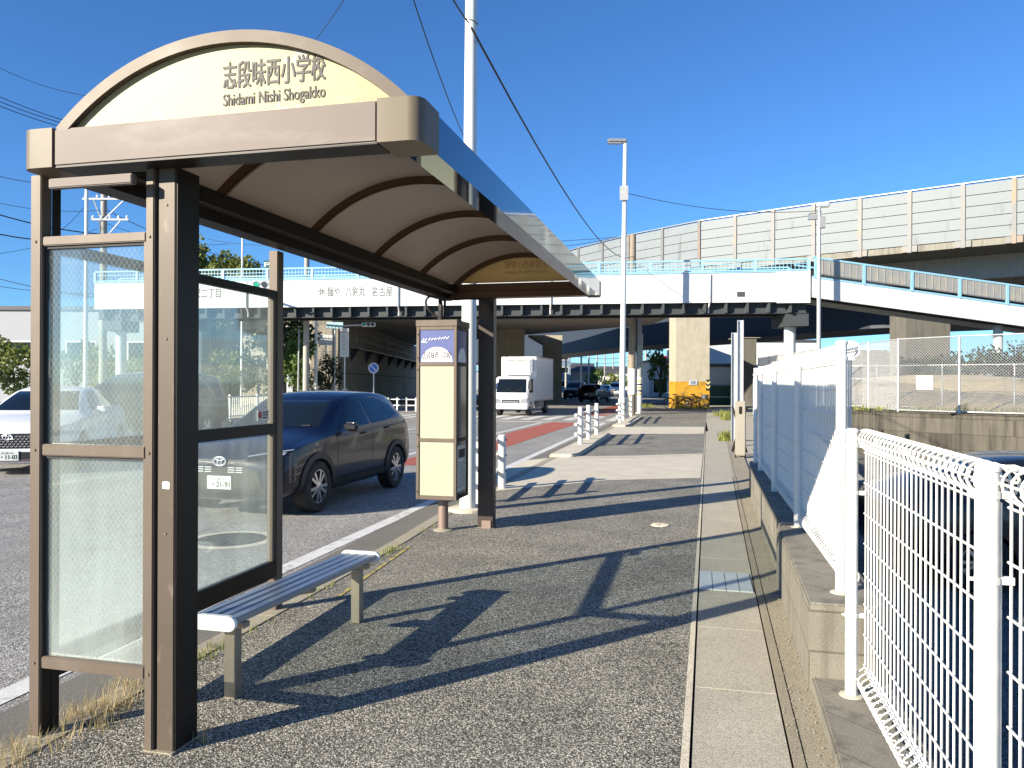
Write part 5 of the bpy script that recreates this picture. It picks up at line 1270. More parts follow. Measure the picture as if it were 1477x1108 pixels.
b = MB(); b.tube([(p.x,p.y,LOT),(q.x,q.y,q.z)], [.10,.075], 14); build('pole', b, GALV, t, smooth=40)
b = MB(); b.box((q.x-.12,q.y-.1,q.z-.1),(q.x+.42,q.y+.1,q.z+.12)); b.bevel(.03,2); build('lamp_head', b, GALV, t)
b = MB(); b.box((q.x-.45,q.y-.08,q.z-.62),(q.x-.08,q.y+.08,q.z-.40)); b.box((q.x+.0,q.y-.12,q.z-1.0),(q.x+.25,q.y+.12,q.z-.5)); b.cyl((q.x-.4,q.y,q.z-.35),(q.x+.1,q.y,q.z-.3),.03,n=8); build('junction_box', b, GALV_DARK, t)
# poles across the street
def pole(name, label, px, D, z1, r0, m, cat='pole', group=None, arms=()):
    p = PT(px, 554, D); t = thing(name, label, cat, (p.x,p.y,0), group)
    b = MB(); b.tube([(p.x,p.y,0),(p.x+.05,p.y,z1)], [r0,r0*.75], 14); build('pole', b, m, t, smooth=40)
    for (z, half, off) in arms:
        b = MB(); a = Vector((p.x,p.y,z))+cr*(off-half); c = Vector((p.x,p.y,z))+cr*(off+half); b.beam(a-cf*.2, c-cf*.2, .10, .10); ar_ = build('cross_arm', b, GALV_DARK, t)
        for k in range(5):
            s_ = a.lerp(c, .05+.225*k)-cf*.2; b = MB(); b.lathe([(.03,.05),(.06,.10),(.05,.14),(.07,.18),(.03,.24)], s_, n=10); build('insulator', b, WHITE_CAP, ar_)
        for u_ in (.2, .8): b = MB(); b.beam(Vector((p.x,p.y,z-1.3))-cf*.15, a.lerp(c,u_)-cf*.2, .06, .06); build('brace', b, GALV_DARK, t)
    return p
CPOLE = concrete('pole_grey_concrete', (.40,.39,.35), (.16,.15,.13), speck=.2)
pole('utility_pole', 'utility pole with cross arms and insulators behind the end glass of the shelter', 148, 45, 12.9, .22, CPOLE, 'utility pole', 'utility poles', ((12.2,1.55,.45),(11.0,1.1,.5)))
pole('utility_pole', 'thin bare pole just left of the cross armed pole behind the shelter glass', 123, 42, 12.4, .12, WHITE_POLE, 'utility pole', 'utility poles')
pole('utility_pole', 'thick pale concrete pole right of the shelter glass before the abutment', 441, 40.6, 9.9, .17, CPOLE, 'utility pole', 'utility poles')
pole('utility_pole', 'thin pale pole left of the white billboard at the abutment', 455, 43, 5.6, .10, WHITE_POLE, 'utility pole', 'utility poles')
pole('utility_pole', 'thin dark pole among the shrubs left of the thick concrete pole', 430, 41, 4.4, .06, GALV_DARK, 'utility pole', 'utility poles')
pole('utility_pole', 'tall thin pole rising behind the tree above the footbridge', 348, 47, 12.0, .07, WHITE_POLE, 'utility pole', 'utility poles')
# signs across the street
def signpost(name, label, px, py0, py1, w_px, D, m, txt=None, vertical=False, cat='sign', post=True, ptop=None, ink=None):
    a = PT(px-w_px/2, py1, D); c = PT(px+w_px/2, py0, D); t = thing(name, label, cat, (((a.x+c.x)/2),((a.y+c.y)/2),ROAD))
    b = MB(); b.prism([a, a+cr*((c-a).dot(cr)), Vector((c.x,c.y,c.z)), Vector((a.x,a.y,c.z))], -cf*.05); pn = build('board', b, m, t)
    if post:
        b = MB(); q = (a+c)/2; b.cyl((q.x+cf.x*.04,q.y+cf.y*.04,ROAD),(q.x+cf.x*.04,q.y+cf.y*.04,c.z),.04,n=10); build('post', b, WHITE_POLE, t)
    if txt:
        w_ = (c-a).dot(cr); h_ = c.z-a.z; o = a-cf*.052
        if vertical:
            n = len(txt)
            for i, ch_ in enumerate(txt): text('lettering', ch_, o+cr*(w_*.15)+Vector((0,0,h_*(1-(i+.9)/n))), cr, (0,0,1), w_*.7, h_/n*.8, ink or INK, pn, .004)
        else: text('lettering', txt, o+cr*(w_*.06)+Vector((0,0,h_*.25)), cr, (0,0,1), w_*.88, h_*.5, ink or INK, pn, .004)
    return pn
signpost('fire_sign', 'narrow vertical grey board with dark characters under the abutment shrubs', 418, 539, 569, 8.5, 41.5, M('board_grey', (.50,.52,.55), .5), '火の用心', True)
pn = signpost('vertical_sign', 'tall narrow white vertical signboard hung on a post before the abutment', 497, 474, 515, 13, 44, WHITE_PAINT, None)
b = MB()
for k in range(6):
    a = PT(495,479+6*k,43.93); 
    for j in range(3): b.beam(a+Vector((0,0,-.05*j)), a+cr*(.18-.04*((k+j)%3)), .015, .018)
build('faint_marks', b, M('faint_print', (.55,.55,.56), .6), pn)
signpost('billboard', 'small square white billboard turned to the road left of the vertical sign', 470, 483, 498, 20, 45, M('board_white', (.70,.70,.64), .5), None)
signpost('road_name_sign', 'wide pale blue green road name board above the abutment corner', 483, 465, 474, 24, 44.5, M('board_teal', (.35,.55,.58), .45), None)
signpost('parking_sign', 'dark green sign with a white letter P above the footbridge railing', 386, 376, 388, 10, 47, M('sign_green', (.02,.10,.09), .4), 'P', ink=WHITE_CAP)
p = PT(539,531,44); t = thing('no_parking_sign', 'round blue no parking sign with pale rim and slash on a thin post', 'sign', (p.x,p.y,ROAD))
def disc(r, c, th, off): 
    b = MB(); n = 32; b.prism([c-cf*off+cr*(r*math.cos(2*math.pi*k/n))+Vector((0,0,r*math.sin(2*math.pi*k/n))) for k in range(n)], -cf*th); return b
build('disc', disc(.30,p,.02,.05), M('sign_rim', (.72,.66,.66), .4), t); build('blue_field', disc(.23,p,.01,.0705), M('sign_blue', (.05,.16,.55), .4), t)
b = MB(); b.beam(p-cf*.084-cr*.16+Vector((0,0,.16)), p-cf*.084+cr*.16-Vector((0,0,.16)), .05, .006, (-cf.x,-cf.y,0)); build('slash', b, WHITE_CAP, t)
b = MB(); b.cyl((p.x,p.y,ROAD),(p.x,p.y,p.z+.3),.035,n=10); build('post', b, WHITE_POLE, t)
p = PT(498,565,44); t = thing('road_mirror', 'round traffic mirror back with pale face low on the vertical sign post', 'mirror', (p.x,p.y,p.z)); build('face', disc(.19,p,.05,.08), M('mirror_back', (.55,.5,.42), .4), t)
def signal(label, px, py, D, w_px, arm, flip=False):
    c = PT(px, py, D); t = thing('traffic_signal', label, 'traffic light', (c.x,c.y,c.z), 'traffic lights by the footbridge'); w_ = w_px/1110*D; h_ = w_*.32
    b = MB(); a = c-cr*(w_/2)-Vector((0,0,h_/2)); b.prism([a, a+cr*w_, a+cr*w_+Vector((0,0,h_)), a+Vector((0,0,h_))], -cf*.16); b.bevel(.04,2); build('housing', b, M('signal_white', (.70,.72,.72), .4), t)
    for k, col in enumerate(((.03,.32,.20),(.05,.05,.05),(.05,.045,.045))):
        q = c+cr*((k-1)*w_*.31)-cf*.161; r_ = h_*.36
        b = MB(); n = 24; b.prism([q+cr*(r_*math.cos(2*math.pi*j/n))+Vector((0,0,r_*math.sin(2*math.pi*j/n))) for j in range(n)], -cf*.02); build('lens', b, M('lens', col, .2), t, smooth=40)
        b = MB(); b.tube([q-cf*.02+cr*(r_*1.1*math.cos(R(a_)))+Vector((0,0,r_*1.1*math.sin(R(a_)))) for a_ in range(0,181,15)], .018, 5); build('visor', b, GALV_DARK, t)
    b = MB()
    for p_ in arm: pass
    b.beam(c+cf*.02+(Vector((0,0,0))), Vector(arm), .09, .09); build('arm', b, GALV, t)
signal('traffic light with a green lens in front of the white girder, seen through the shelter', 383, 411.5, 35.2, 37, PT(340,408,36.8))
signal('smaller traffic light with a green lens hanging below the girder before the abutment', 532, 468.5, 43, 20, PT(496,470,43.2))
# ------------------------------------------------------------ roadside fence across the street
wf = thing('bar_fence', 'long white vertical bar fence on the far pavement behind the shelter glass', 'fence', (-18.75,8,.06))
for k in range(15):
    ya = 6+2.0*k; b = MB(); b.box((-18.79,ya,.06),(-18.72,ya+.07,1.05)); build('post', b, WHITE_PAINT, wf)
    b = MB(); b.box((-18.775,ya+.071,.92),(-18.735,ya+1.999,.97)); b.box((-18.775,ya+.071,.14),(-18.735,ya+1.999,.18))
    for j in range(1, 14): b.box((-18.768,ya+.07+.138*j,.181),(-18.742,ya+.095+.138*j,.9195))
    build('bar_panel', b, WHITE_PAINT, wf)
gf = thing('bar_fence', 'low pale rail fence along the foot of the abutment', 'fence', L(-10.2,43,.06))
b = MB()
for k in range(12):
    p = L(-10.4+.55*k,45-.15*k); q = L(-10.4+.55*k,45-.15*k); b = MB(); b.box((p.x-.035,p.y-.035,ROAD),(p.x+.035,p.y+.035,.72)); build('post', b, WHITE_POLE, gf)
b = MB(); 
for z in (.28,.62): b.beam(L(-10.4,45,z), L(-10.4+.55*11,45-.15*11,z), .04, .05)
build('rail', b, WHITE_POLE, gf)
# ------------------------------------------------------------ plants
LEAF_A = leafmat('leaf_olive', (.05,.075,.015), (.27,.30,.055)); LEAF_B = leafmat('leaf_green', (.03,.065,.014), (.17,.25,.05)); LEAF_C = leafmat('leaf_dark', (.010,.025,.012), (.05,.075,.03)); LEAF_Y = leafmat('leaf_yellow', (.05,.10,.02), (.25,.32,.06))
BARK = M('bark', (.09,.07,.05), .9, var=.3, vs=6, bump=.5)
STRAW = leafmat('dry_grass', (.30,.20,.07), (.62,.53,.28)); GRASS = leafmat('green_grass', (.12,.17,.03), (.42,.42,.12))
def tree(name, label, base, h, rx, rz_, n, ls, m, trunk=.3, group=None, cat='tree', seed=1, z0=None, clumps=14):
    rn = random.Random(seed); base = Vector(base); t = thing(name, label, cat, base, group)
    ztop = base.z+h; zc = ztop-rz_
    b = MB(); b.tube([base, base+Vector((.05,.03,(zc-base.z)*.6)), Vector((base.x,base.y,zc+rz_*.3))], [trunk,trunk*.75,trunk*.25], 10)
    for k in range(6):
        a = 6.283*k/6+rn.random(); s_ = Vector((base.x,base.y,base.z+(zc-base.z)*(.45+.08*k))); e = Vector((base.x+math.cos(a)*rx*.6,base.y+math.sin(a)*rx*.6,zc+rz_*(.1+.4*rn.random())-.2*rz_))
        b.tube([s_, s_.lerp(e,.5)+Vector((0,0,.1*h*.3)), e], [trunk*.45,trunk*.3,trunk*.1], 7)
    build('trunk', b, BARK, t, smooth=50)
    cl_ = []
    for k in range(clumps):
        while True:
            v = Vector((rn.uniform(-1,1),rn.uniform(-1,1),rn.uniform(-1,1)))
            if .25 < v.length < .85: break
        cl_.append((Vector((v.x*rx,v.y*rx,v.z*rz_)), rn.uniform(.28,.46)))
    vs, fs = [], []
    for i in range(n):
        c_, r_ = cl_[i%clumps]; d = Vector((rn.gauss(0,1),rn.gauss(0,1),rn.gauss(0,1))).normalized()*(rn.random()**.45)
        p = Vector((0,0,zc-base.z))+c_+Vector((d.x*r_*rx,d.y*r_*rx,d.z*r_*rz_))
        if p.z < .02: continue
        u = Vector((rn.gauss(0,1),rn.gauss(0,1),rn.gauss(0,.6))).normalized(); w_ = u.orthogonal().normalized(); w_.rotate(Matrix.Rotation(rn.random()*6.28,3,u)); s_ = ls*rn.uniform(.6,1.25); k = len(vs)
        vs += [p-w_*s_*.5, p+u.cross(w_)*s_*.32, p+w_*s_*.5, p-u.cross(w_)*s_*.32]; fs.append((k,k+1,k+2,k+3))
    me = bpy.data.meshes.new('crown'); me.from_pydata([tuple(v) for v in vs], [], fs); me.materials.append(m)
    o = bpy.data.objects.new('crown', me); COL.objects.link(o); o.parent = t; return t
gt = 'trees across the street'
def LT(px, D, z=0): p = PT(px, 554, D); return (p.x, p.y, z)
tree('broadleaf_tree', 'big olive green tree above the footbridge left of the thin pole', LT(313,52), 11.5, 3.4, 3.4, 7500, .36, LEAF_A, .3, gt, seed=3, clumps=22)
tree('broadleaf_tree', 'smaller rounded tree above the footbridge beside the P sign', LT(371,54), 10.1, 2.2, 2.6, 4200, .32, LEAF_A, .2, gt, seed=5, clumps=14)
tree('broadleaf_tree', 'broad tree above the footbridge partly hidden by the main shelter post', LT(270,55), 11.2, 3.0, 3.4, 5000, .36, LEAF_B, .25, gt, seed=11, clumps=18)
tree('shrub', 'tall green shrub under the footbridge left of the thick concrete pole', LT(418,42.5), 4.4, 1.7, 2.1, 2600, .20, LEAF_B, .12, gt, 'shrub', 7, clumps=18)
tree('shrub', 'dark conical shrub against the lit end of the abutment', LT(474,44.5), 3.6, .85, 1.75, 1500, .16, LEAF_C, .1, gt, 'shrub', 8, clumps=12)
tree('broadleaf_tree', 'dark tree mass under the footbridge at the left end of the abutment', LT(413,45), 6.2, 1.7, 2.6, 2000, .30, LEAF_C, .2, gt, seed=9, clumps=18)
tree('small_tree', 'small leafy tree with a thin leaning stem at the left edge of the photo', LT(18,20), 2.75, 1.25, .85, 2200, .13, LEAF_A, .035, gt, 'tree', 13, clumps=16)
for i, (px, D, h, rx, lab) in enumerate(((868,150,5.8,2.6,'pointed green tree far down the street left of the lamp post'),(883,170,4.6,2.4,'lower yellow green tree beside the pointed tree far down the street'),(952,92,6.2,1.5,'tall narrow tree left of the yellow pier'),(856,140,3.4,2.2,'low bushy tree at the left end of the far row'),(893,190,4.2,3.,'low dark tree behind the lamp post far down the street'))):
    tree('broadleaf_tree', lab, LT(px,D), h, rx, h*.42, 700, .42, LEAF_B if i != 1 else LEAF_A, .15, 'distant trees down the street', seed=20+i, clumps=10)
for i, (px, D, h) in enumerate(((1405,36,3.6),(1455,33,3.4),(1330,40,3.0))):
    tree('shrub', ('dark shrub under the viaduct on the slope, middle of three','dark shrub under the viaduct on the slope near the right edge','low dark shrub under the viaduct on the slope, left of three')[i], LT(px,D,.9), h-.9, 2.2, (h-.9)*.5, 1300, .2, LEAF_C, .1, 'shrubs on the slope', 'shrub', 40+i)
def grass(name, label, spots, m, h, seed=1, wid=.004):
    rn = random.Random(seed); vs, fs = [], []
    for (x, y, z, r_, n) in spots:
        for _ in range(n):
            a = rn.random()*6.283; q = r_*rn.random()**.6; px_, py_ = x+math.cos(a)*q, y+math.sin(a)*q; hh = h*rn.uniform(.35,1.15); l = rn.random()*6.283; bend = hh*rn.uniform(.15,.7); w_ = wid*rn.uniform(.6,1.3)
            dx, dy = math.cos(l), math.sin(l); k = len(vs)
            vs += [(px_-dy*w_,py_+dx*w_,z),(px_+dy*w_,py_-dx*w_,z),(px_+dx*bend*.4+dy*w_*.8,py_+dy*bend*.4-dx*w_*.8,z+hh*.6),(px_+dx*bend*.4-dy*w_*.8,py_+dy*bend*.4+dx*w_*.8,z+hh*.6),(px_+dx*bend,py_+dy*bend,z+hh)]
            fs += [(k,k+1,k+2,k+3),(k+3,k+2,k+4)]
    me = bpy.data.meshes.new(name); me.from_pydata(vs, [], fs); me.materials.append(m); o = bpy.data.objects.new(name, me); COL.objects.link(o)
    return tag(o, label, 'weeds', None, 'stuff')
rn = random.Random(5)
sp = [(kx(y)+rn.uniform(.02,.24),y,0,.09,int(rn.uniform(10,75))) for y in [2.2+.045*k for k in range(27)]]
grass('dry_grass', 'dry straw coloured grass growing along the kerb at the left shelter post', sp, STRAW, .085, 1, .0012)
grass('weeds', 'short green and yellow weeds in the kerb joint behind the bench', [(kx(y)+.17,y,0,.04,int(30*max(0,rn.random()-.55))) for y in [3.6+.09*k for k in range(48)]]+[(kx(y)+.15,y,0,.08,60) for y in (3.75,3.9,6.3,6.45,6.6)], GRASS, .05, 2, .002)
p1_, p2_ = G(1048,636), G(1052,606); p3_ = G(1044,600)
grass('weeds', 'bright green weed clumps beside the drain past the folding gate', [(p1_.x,p1_.y,0,.22,260),(p2_.x,p2_.y,0,.4,420),(p3_.x,p3_.y,0,.5,300),(G(931,588).x,G(931,588).y,0,.5,200)], GRASS, .30, 3, .012)
grass('dry_grass', 'a few dry stems leaning at the foot of the main shelter post', [(-2.05,2.86,0,.05,10)], STRAW, .14, 4, .002)
g_sp = []
for q in range(60): lat = lerp(10.5,19,q/60); d_ = pl([(10.5,29.5),(11.9,24.8),(12.9,23.2),(14.1,21.9),(15.6,20.5),(19,17.5)], lat); p = L(lat, d_+.9); g_sp.append((p.x,p.y,.68,.3,26))
grass('weeds', 'grass tufts along the foot of the chain link fence', g_sp, GRASS, .22, 6, .012)
# ------------------------------------------------------------ buildings
def bldg(name, label, lat, D, w_, d_, h, wall, roof=None, wins=(), pitched=False, cat='building', group=None, z=0, roofm=None):
    c = L(lat, D); t = thing(name, label, cat, (c.x,c.y,z), group)
    build('wall', ob(MB(), c, w_, d_, z-1, z+h), wall, t)
    if pitched:
        b = MB(); e = .35; c0 = Vector((c.x,c.y,0)); A = [c0-cr*(w_/2+e)-cf*(d_/2+e), c0+cr*(w_/2+e)-cf*(d_/2+e), c0+cr*(w_/2+e)+cf*(d_/2+e), c0-cr*(w_/2+e)+cf*(d_/2+e)]
        rl, rr2 = c0-cr*(w_/2+e), c0+cr*(w_/2+e); z1 = z+h+.001; z2 = z1+d_*.28
        v = [b.bm.verts.new((p.x,p.y,z1)) for p in A]; r1 = b.bm.verts.new((rl.x,rl.y,z2)); r2 = b.bm.verts.new((rr2.x,rr2.y,z2))
        b.face(v[::-1]); b.face([v[0],v[1],r2,r1]); b.face([v[2],v[3],r1,r2]); b.face([v[1],v[2],r2]); b.face([v[3],v[0],r1]); build('roof', b, roofm or roof, t)
    else: build('roof', ob(MB(), c, w_+.3, d_+.3, z+h+.001, z+h+.25), roof or wall, t)
    for (u, zz, ww, hh) in wins:
        q = Vector((c.x,c.y,0))+cr*u-cf*(d_/2+.03); b = MB(); b.prism([q+cr*(-ww/2)+Vector((0,0,z+zz)), q+cr*(ww/2)+Vector((0,0,z+zz)), q+cr*(ww/2)+Vector((0,0,z+zz+hh)), q-cr*(ww/2)+Vector((0,0,z+zz+hh))], cf*.02); fr_ = build('window', b, WHITE_CAP, t)
        b = MB(); q = q-cf*.012; ww -= .16; b.prism([q+cr*(-ww/2)+Vector((0,0,z+zz+.08)), q+cr*(ww/2)+Vector((0,0,z+zz+.08)), q+cr*(ww/2)+Vector((0,0,z+zz+hh-.08)), q-cr*(ww/2)+Vector((0,0,z+zz+hh-.08))], cf*.008); build('pane', b, CARGLASS, fr_)
    return t
WALLW = M('wall_white', (.66,.66,.63), .8, var=.06, stain=(.45,.43,.4), ss=1, st=(.6,.8), sst=(1,1,.3)); WALLG = M('wall_grey', (.32,.34,.36), .8, var=.08); WALLB_ = M('wall_bluegrey', (.16,.22,.30), .7, var=.06); WALLT = M('wall_tan', (.36,.28,.22), .8, var=.08)
ROOFR = M('roof_red', (.13,.05,.04), .7, var=.2, vs=3); ROOFD = M('roof_dark', (.07,.07,.08), .6, var=.2)
gb = 'buildings down the street'
W3 = lambda n, s, z: [((k-(n-1)/2)*s, z, 1.4, 1.2) for k in range(n)]
bldg('apartment_house', 'blue grey three storey block far down the street behind the minivan', 9.0, 150, 4.2, 8, 8.2, WALLB_, ROOFD, W3(2,2,1)+W3(2,2,3.6)+W3(2,2,6.1), group=gb)
bldg('apartment_house', 'white narrow building beside the far pier down the street', 5.6, 130, 3.4, 8, 8.6, WALLW, ROOFD, W3(2,1.7,1)+W3(2,1.7,4)+W3(2,1.7,6.5), group=gb)
bldg('house', 'small tan house with dark roof right of the blue grey block', 14.2, 160, 5, 6, 4.2, WALLT, None, W3(2,2,1), True, 'house', gb, roofm=ROOFD)
bldg('house', 'small white house with dark roof behind the black hatchback', 19.5, 175, 6, 6, 3.6, WALLW, None, W3(2,2.4,1), True, 'house', gb, roofm=ROOFD)
bldg('house', 'pale house far down the street behind the street lamp', 28, 210, 8, 7, 4.5, WALLW, None, W3(3,2.2,1), True, 'house', gb, roofm=ROOFD)
bldg('house', 'house with a dark red roof behind the chain link fence', 29.2, 66, 5.2, 7, 2.6, WALLW, None, W3(3,2.4,1.2), True, 'house', roofm=ROOFR)
bldg('warehouse', 'long white low warehouse beyond the pier and the folding gate', 27, 92, 15, 10, 6.4, WALLW, ROOFD, [])
bldg('shed', 'shaded white and green shed right of the yellow pier', 16.2, 62, 3.6, 5, 2.9, M('shed_wall', (.50,.53,.56), .7, var=.06), ROOFD, [])
c = L(16.2,62); b = MB(); o_ = thing('green_panel', 'dark green panel fence at the foot of the shaded shed', 'fence', (c.x,c.y,0)); build('panel', ob(MB(), Vector((c.x,c.y,0))-cf*2.8, 3.5, .08, 0, 1.45), M('panel_green', (.02,.07,.035), .5), o_); build('rail', ob(MB(), Vector((c.x,c.y,0))-cf*2.9, 3.6, .06, .55, .62), GALV, o_)
bldg('warehouse', 'grey metal warehouse across the street behind the wired glass', -28, 56, 15, 12, 6.2, WALLG, ROOFD, [(-4,3,2,1.2),(0,3,2,1.2),(4,3,2,1.2)])
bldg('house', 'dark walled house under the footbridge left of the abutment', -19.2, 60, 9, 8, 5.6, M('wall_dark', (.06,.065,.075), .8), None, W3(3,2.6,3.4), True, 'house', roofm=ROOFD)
bldg('shop', 'white shopfront with a red sign left of the yellow pier', 19.6, 104, 3.2, 6, 4.5, WALLW, ROOFD, [(0,.4,2.2,1.9)], cat='shop')
c = L(20.3,100.9); b = ob(MB(), c, 1.6, .12, 4.0, 5.3); tag(build('shop_sign', b, M('sign_red', (.45,.04,.05), .4)), 'plain red sign on the shopfront left of the yellow pier', 'sign')
for i, (lat, D, w_) in enumerate(((-60,140,30),(-95,110,40),(60,190,40),(110,150,50),(40,260,60),(5,330,30),(-30,260,40))):
    bldg('building', ('grey block on the far left skyline','long pale block at the far left','pale block far to the right behind the viaduct','long grey block far right','long pale block closing the view to the right','pale block closing the end of the street','grey block far behind the abutment')[i], lat, D, w_, 12, 5.5+i%3, (WALLG,WALLW,WALLT)[i%3], ROOFD, W3(int(w_/4),3.6,1.2)+W3(int(w_/4),3.6,3.6), group=gb)
ew = thing('embankment_wall', 'long dark grey embankment wall beneath the left part of the footbridge', 'wall', L(-30,60,0))
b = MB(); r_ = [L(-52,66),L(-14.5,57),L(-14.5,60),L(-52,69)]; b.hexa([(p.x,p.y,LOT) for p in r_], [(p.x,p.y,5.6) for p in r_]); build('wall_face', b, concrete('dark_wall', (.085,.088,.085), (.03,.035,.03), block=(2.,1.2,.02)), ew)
b = MB(); b.hexa([(p.x,p.y,5.601) for p in r_], [(p.x,p.y,5.8) for p in r_]); build('coping', b, GALV_DARK, ew)
for i, px in enumerate((285,330,372,225,160,110)):
    tree('shrub', ('round shrub before the embankment wall right of the shelter post','pale green shrub in the middle of the rear shelter glass','leafy shrub by the edge of the rear shelter glass','dark shrub hidden by the main shelter post','bushy shrub in the right half of the wired glass','low shrub in the left half of the wired glass')[i], LT(px,47+i%3), 3.4+.5*(i%3), 2.0, 1.7, 1300, .24, (LEAF_B,LEAF_A,LEAF_C)[i%3], .1, 'shrubs before the embankment wall', 'shrub', 60+i, clumps=12)
# elevated road with blue barrier at the far left
ev = thing('elevated_road', 'elevated road with a pale blue barrier at the left edge of the photo', 'viaduct', L(-48,62,0))
BLUEB = M('barrier_blue', (.09,.20,.36), .5, .1, var=.1); PALEB = M('barrier_pale', (.42,.52,.60), .4, var=.08)
a, c = L(-75,66), L(-38.3,60)
for nm, z0, z1, m, o in (('deck',2.0,3.4,BLUEB,0),('barrier',4.35,5.9,BLUEB,0),('clear_panel',5.9,7.3,PALEB,0),('tile_band',3.4,4.35,WALLG,0)):
    b = MB(); b.beam(a+Vector((0,0,(z0+z1)/2)), c+Vector((0,0,(z0+z1)/2)), .5 if nm != 'deck' else 5, z1-z0-.004); build(nm, b, m, ev)
for k in range(4):
    p = a.lerp(c, .3+.22*k); b = MB(); b.box((p.x-.5,p.y-.5,LOT),(p.x+.5,p.y+.5,1.99)); build('column', b, CONC_VIA, ev)
p = L(-42.5,59.2); t = thing('street_lamp', 'curved arm street lamp above the blue barrier at the left edge', 'street lamp', (p.x,p.y,0)); b = MB(); b.tube(spl([(p.x,p.y,0),(p.x,p.y,9.5),(p.x+.2,p.y,11.6),(p.x+1.3,p.y,12.6),(p.x+2.2,p.y,12.9)]), .08, 8); build('pole', b, GALV, t); b = MB(); b.box((p.x+2.2,p.y-.12,12.82),(p.x+3.0,p.y+.12,12.98)); build('lamp_head', b, GALV_DARK, t)
b = MB(); q = [L(-21.5,24.5),L(-13.4,24.0),L(-13.4,26),L(-21.5,27)]; b.hexa([(p.x,p.y,-.3) for p in q], [(p.x,p.y,z) for p, z in zip(q, (.55,1.05,1.05,.55))]); tag(build('planter_wall', b, CONC_PIER), 'sloping pale concrete planter wall below the small leafy tree', 'wall')
# ------------------------------------------------------------ cables
def wire(a, c, sag=.3, r=.012, label='thin black overhead cable crossing the sky on the left', grp='overhead cables'):
    A, C_ = PT(*a), PT(*c); n = 14; b = MB()
    b.tube([A.lerp(C_, k/n)-Vector((0,0,sag*4*(k/n)*(1-k/n))) for k in range(n+1)], r, 5)
    tag(build('overhead_cable', b, CABLE), label, 'cable', grp)
wire((640,-25,7.6), (676,33,8.86), .02, .010, 'thick black cable running from above down to the pale pole top')
wire((680,40,8.86), (912,370,38.8), .9, .014, 'long black cable from the pale pole down to the brown utility pole')
wire((590,-20,13), (672,203,22), .15, .012, 'steep black cable left of the pale pole above the shelter roof')
wire((502,-10,30), (446,68,36), .1, .016, 'short thin cable in the sky above the lettered gable')
wire((902,278,33), (1181,304,33.4), .35, .014, 'thin cable from the street lamp to the pole with lamps')
wire((560,352,90), (1179,312,60), .8, .028, 'upper faint cable in the sky right of the shelter roof')
wire((700,362,90), (905,340,60), .4, .025, 'lower faint cable ending at the brown utility pole')
LL = 'black overhead cable running into the left edge of the photo'
for a, c, s_, r_ in (((-60,65,40),(140,140,44),.5,.014),((-60,112,40),(185,195,44),.4,.022),((-60,120,40),(185,198,44),.4,.022),((-60,127,40),(185,203,44),.4,.022),((-60,238,40),(125,268,42),.3,.018),((-60,278,40),(150,303,45),.4,.014),((-60,290,40),(148,338,45),.3,.034),((-60,322,40),(150,342,45),.5,.034),((-60,372,40),(140,330,45),.3,.012),((-60,385,40),(430,415,41),1.2,.018),((-60,402,40),(300,404,46),.8,.014),((120,300,45),(60,345,40),.3,.014),((148,300,45),(410,386,50),.6,.02),((148,320,45),(330,352,50),.5,.014),((470,345,50),(300,345,50),.4,.014)):
    wire(a, c, s_, r_, LL)

# ------------------------------------------------------------ small clutter
for i, (px, D, h) in enumerate(((838,120,9),(849,135,10),(861,150,10.5),(872,165,11),(884,180,11),(906,140,9.5),(931,120,9),(816,110,8))):
    pole('utility_pole', 'thin distant utility pole with a short cross arm far down the street', px, D, h, .16, CPOLE, 'utility pole', 'distant utility poles', ((h-.6,.9,.2),))
for (x0,y0,D0,x1,y1,D1,sg) in ((816,480,110,872,507,165,.8),(838,483,120,884,503,180,.8),(849,478,135,906,505,140,1.),(790,505,115,940,508,125,1.2),(800,520,130,945,512,130,1.),(820,528,140,950,525,140,.8)):
    wire((x0,y0,D0),(x1,y1,D1),sg,.03,'thin cable strung between the distant utility poles','distant cables')
rn = random.Random(17); vs, fs = [], []
for k in range(900):
    y = 1.2+rn.random()**1.4*11; u = rn.random()**2.2
    x = pl(WALLB,y)-.012-u*.13; r_ = rn.uniform(.0015,.0055)
    if rn.random() < .25: x = rn.uniform(-2.6,.3)
    z = .004+max(0,(x-pl(GRV_R,y)-.06))*.1; n0 = len(vs)
    for a in range(5): vs.append((x+r_*math.cos(a*1.257+k), y+r_*math.sin(a*1.257+k)*rn.uniform(.7,1.1), z))
    vs.append((x,y,z+r_*.9)); fs += [(n0+a,n0+(a+1)%5,n0+5) for a in range(5)]
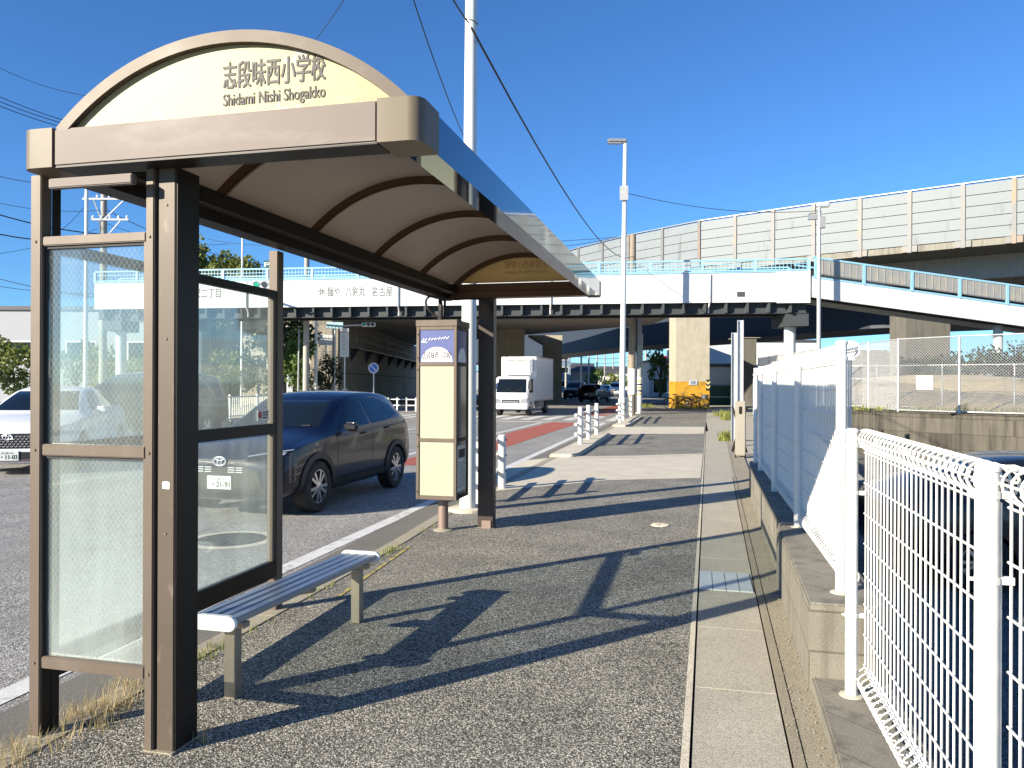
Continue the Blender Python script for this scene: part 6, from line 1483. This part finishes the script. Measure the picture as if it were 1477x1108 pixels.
me = bpy.data.meshes.new('grit'); me.from_pydata(vs,[],fs); me.materials.append(M('grit_stone', (.26,.23,.18), .9, var=.5, vs=40)); o = bpy.data.objects.new('grit', me); COL.objects.link(o)
tag(o, 'loose grit and small stones gathered along the foot of the block wall', 'grit', None, 'stuff')
# ------------------------------------------------------------ light, sky, camera
EL, AZ = R(21.5), R(48.5)      # shadows run along (cos AZ, sin AZ)
w = bpy.data.worlds.new("World"); sc.world = w; w.use_nodes = True; nt = w.node_tree
bg = nt.nodes['Background']; sky = nt.nodes.new('ShaderNodeTexSky'); sky.sky_type = 'NISHITA'; sky.sun_disc = False
sky.sun_elevation = EL; sky.sun_rotation = math.atan2(-math.cos(AZ), -math.sin(AZ)); sky.air_density = 1.0; sky.dust_density = 0.0; sky.ozone_density = 4.0; sky.altitude = 300
tint = mixc(nt, 1.0, sky.outputs[0], (.60,.99,1.38), 'MULTIPLY'); nt.links.new(tint, bg.inputs[0]); bg.inputs[1].default_value = .060
sd = bpy.data.lights.new('sun', 'SUN'); sd.energy = 5.0; sd.angle = R(.5); sd.color = (1.0, .90, .73)
so = bpy.data.objects.new('sun', sd); COL.objects.link(so)
dv = Vector((math.cos(AZ)*math.cos(EL), math.sin(AZ)*math.cos(EL), -math.sin(EL)))
so.rotation_euler = dv.to_track_quat('-Z', 'Y').to_euler(); so.location = (-20,-20,15)
cd = bpy.data.cameras.new('camera'); cam = bpy.data.objects.new('camera', cd); COL.objects.link(cam); sc.camera = cam
cd.sensor_width = 36; cd.lens = F/1477*36; cd.clip_end = 3000; cd.clip_start = .05
mw = Matrix(((cR.x, cU.x, -cf.x, CAM.x), (cR.y, cU.y, -cf.y, CAM.y), (cR.z, cU.z, -cf.z, CAM.z), (0,0,0,1)))
cam.matrix_world = mw
sc.view_settings.view_transform = 'Standard'; sc.view_settings.look = 'None'; sc.view_settings.exposure = 1.18; sc.view_settings.gamma = 1.0
sc.render.engine = 'CYCLES'; sc.cycles.use_denoising = True; sc.cycles.max_bounces = 10; sc.cycles.transparent_max_bounces = 24
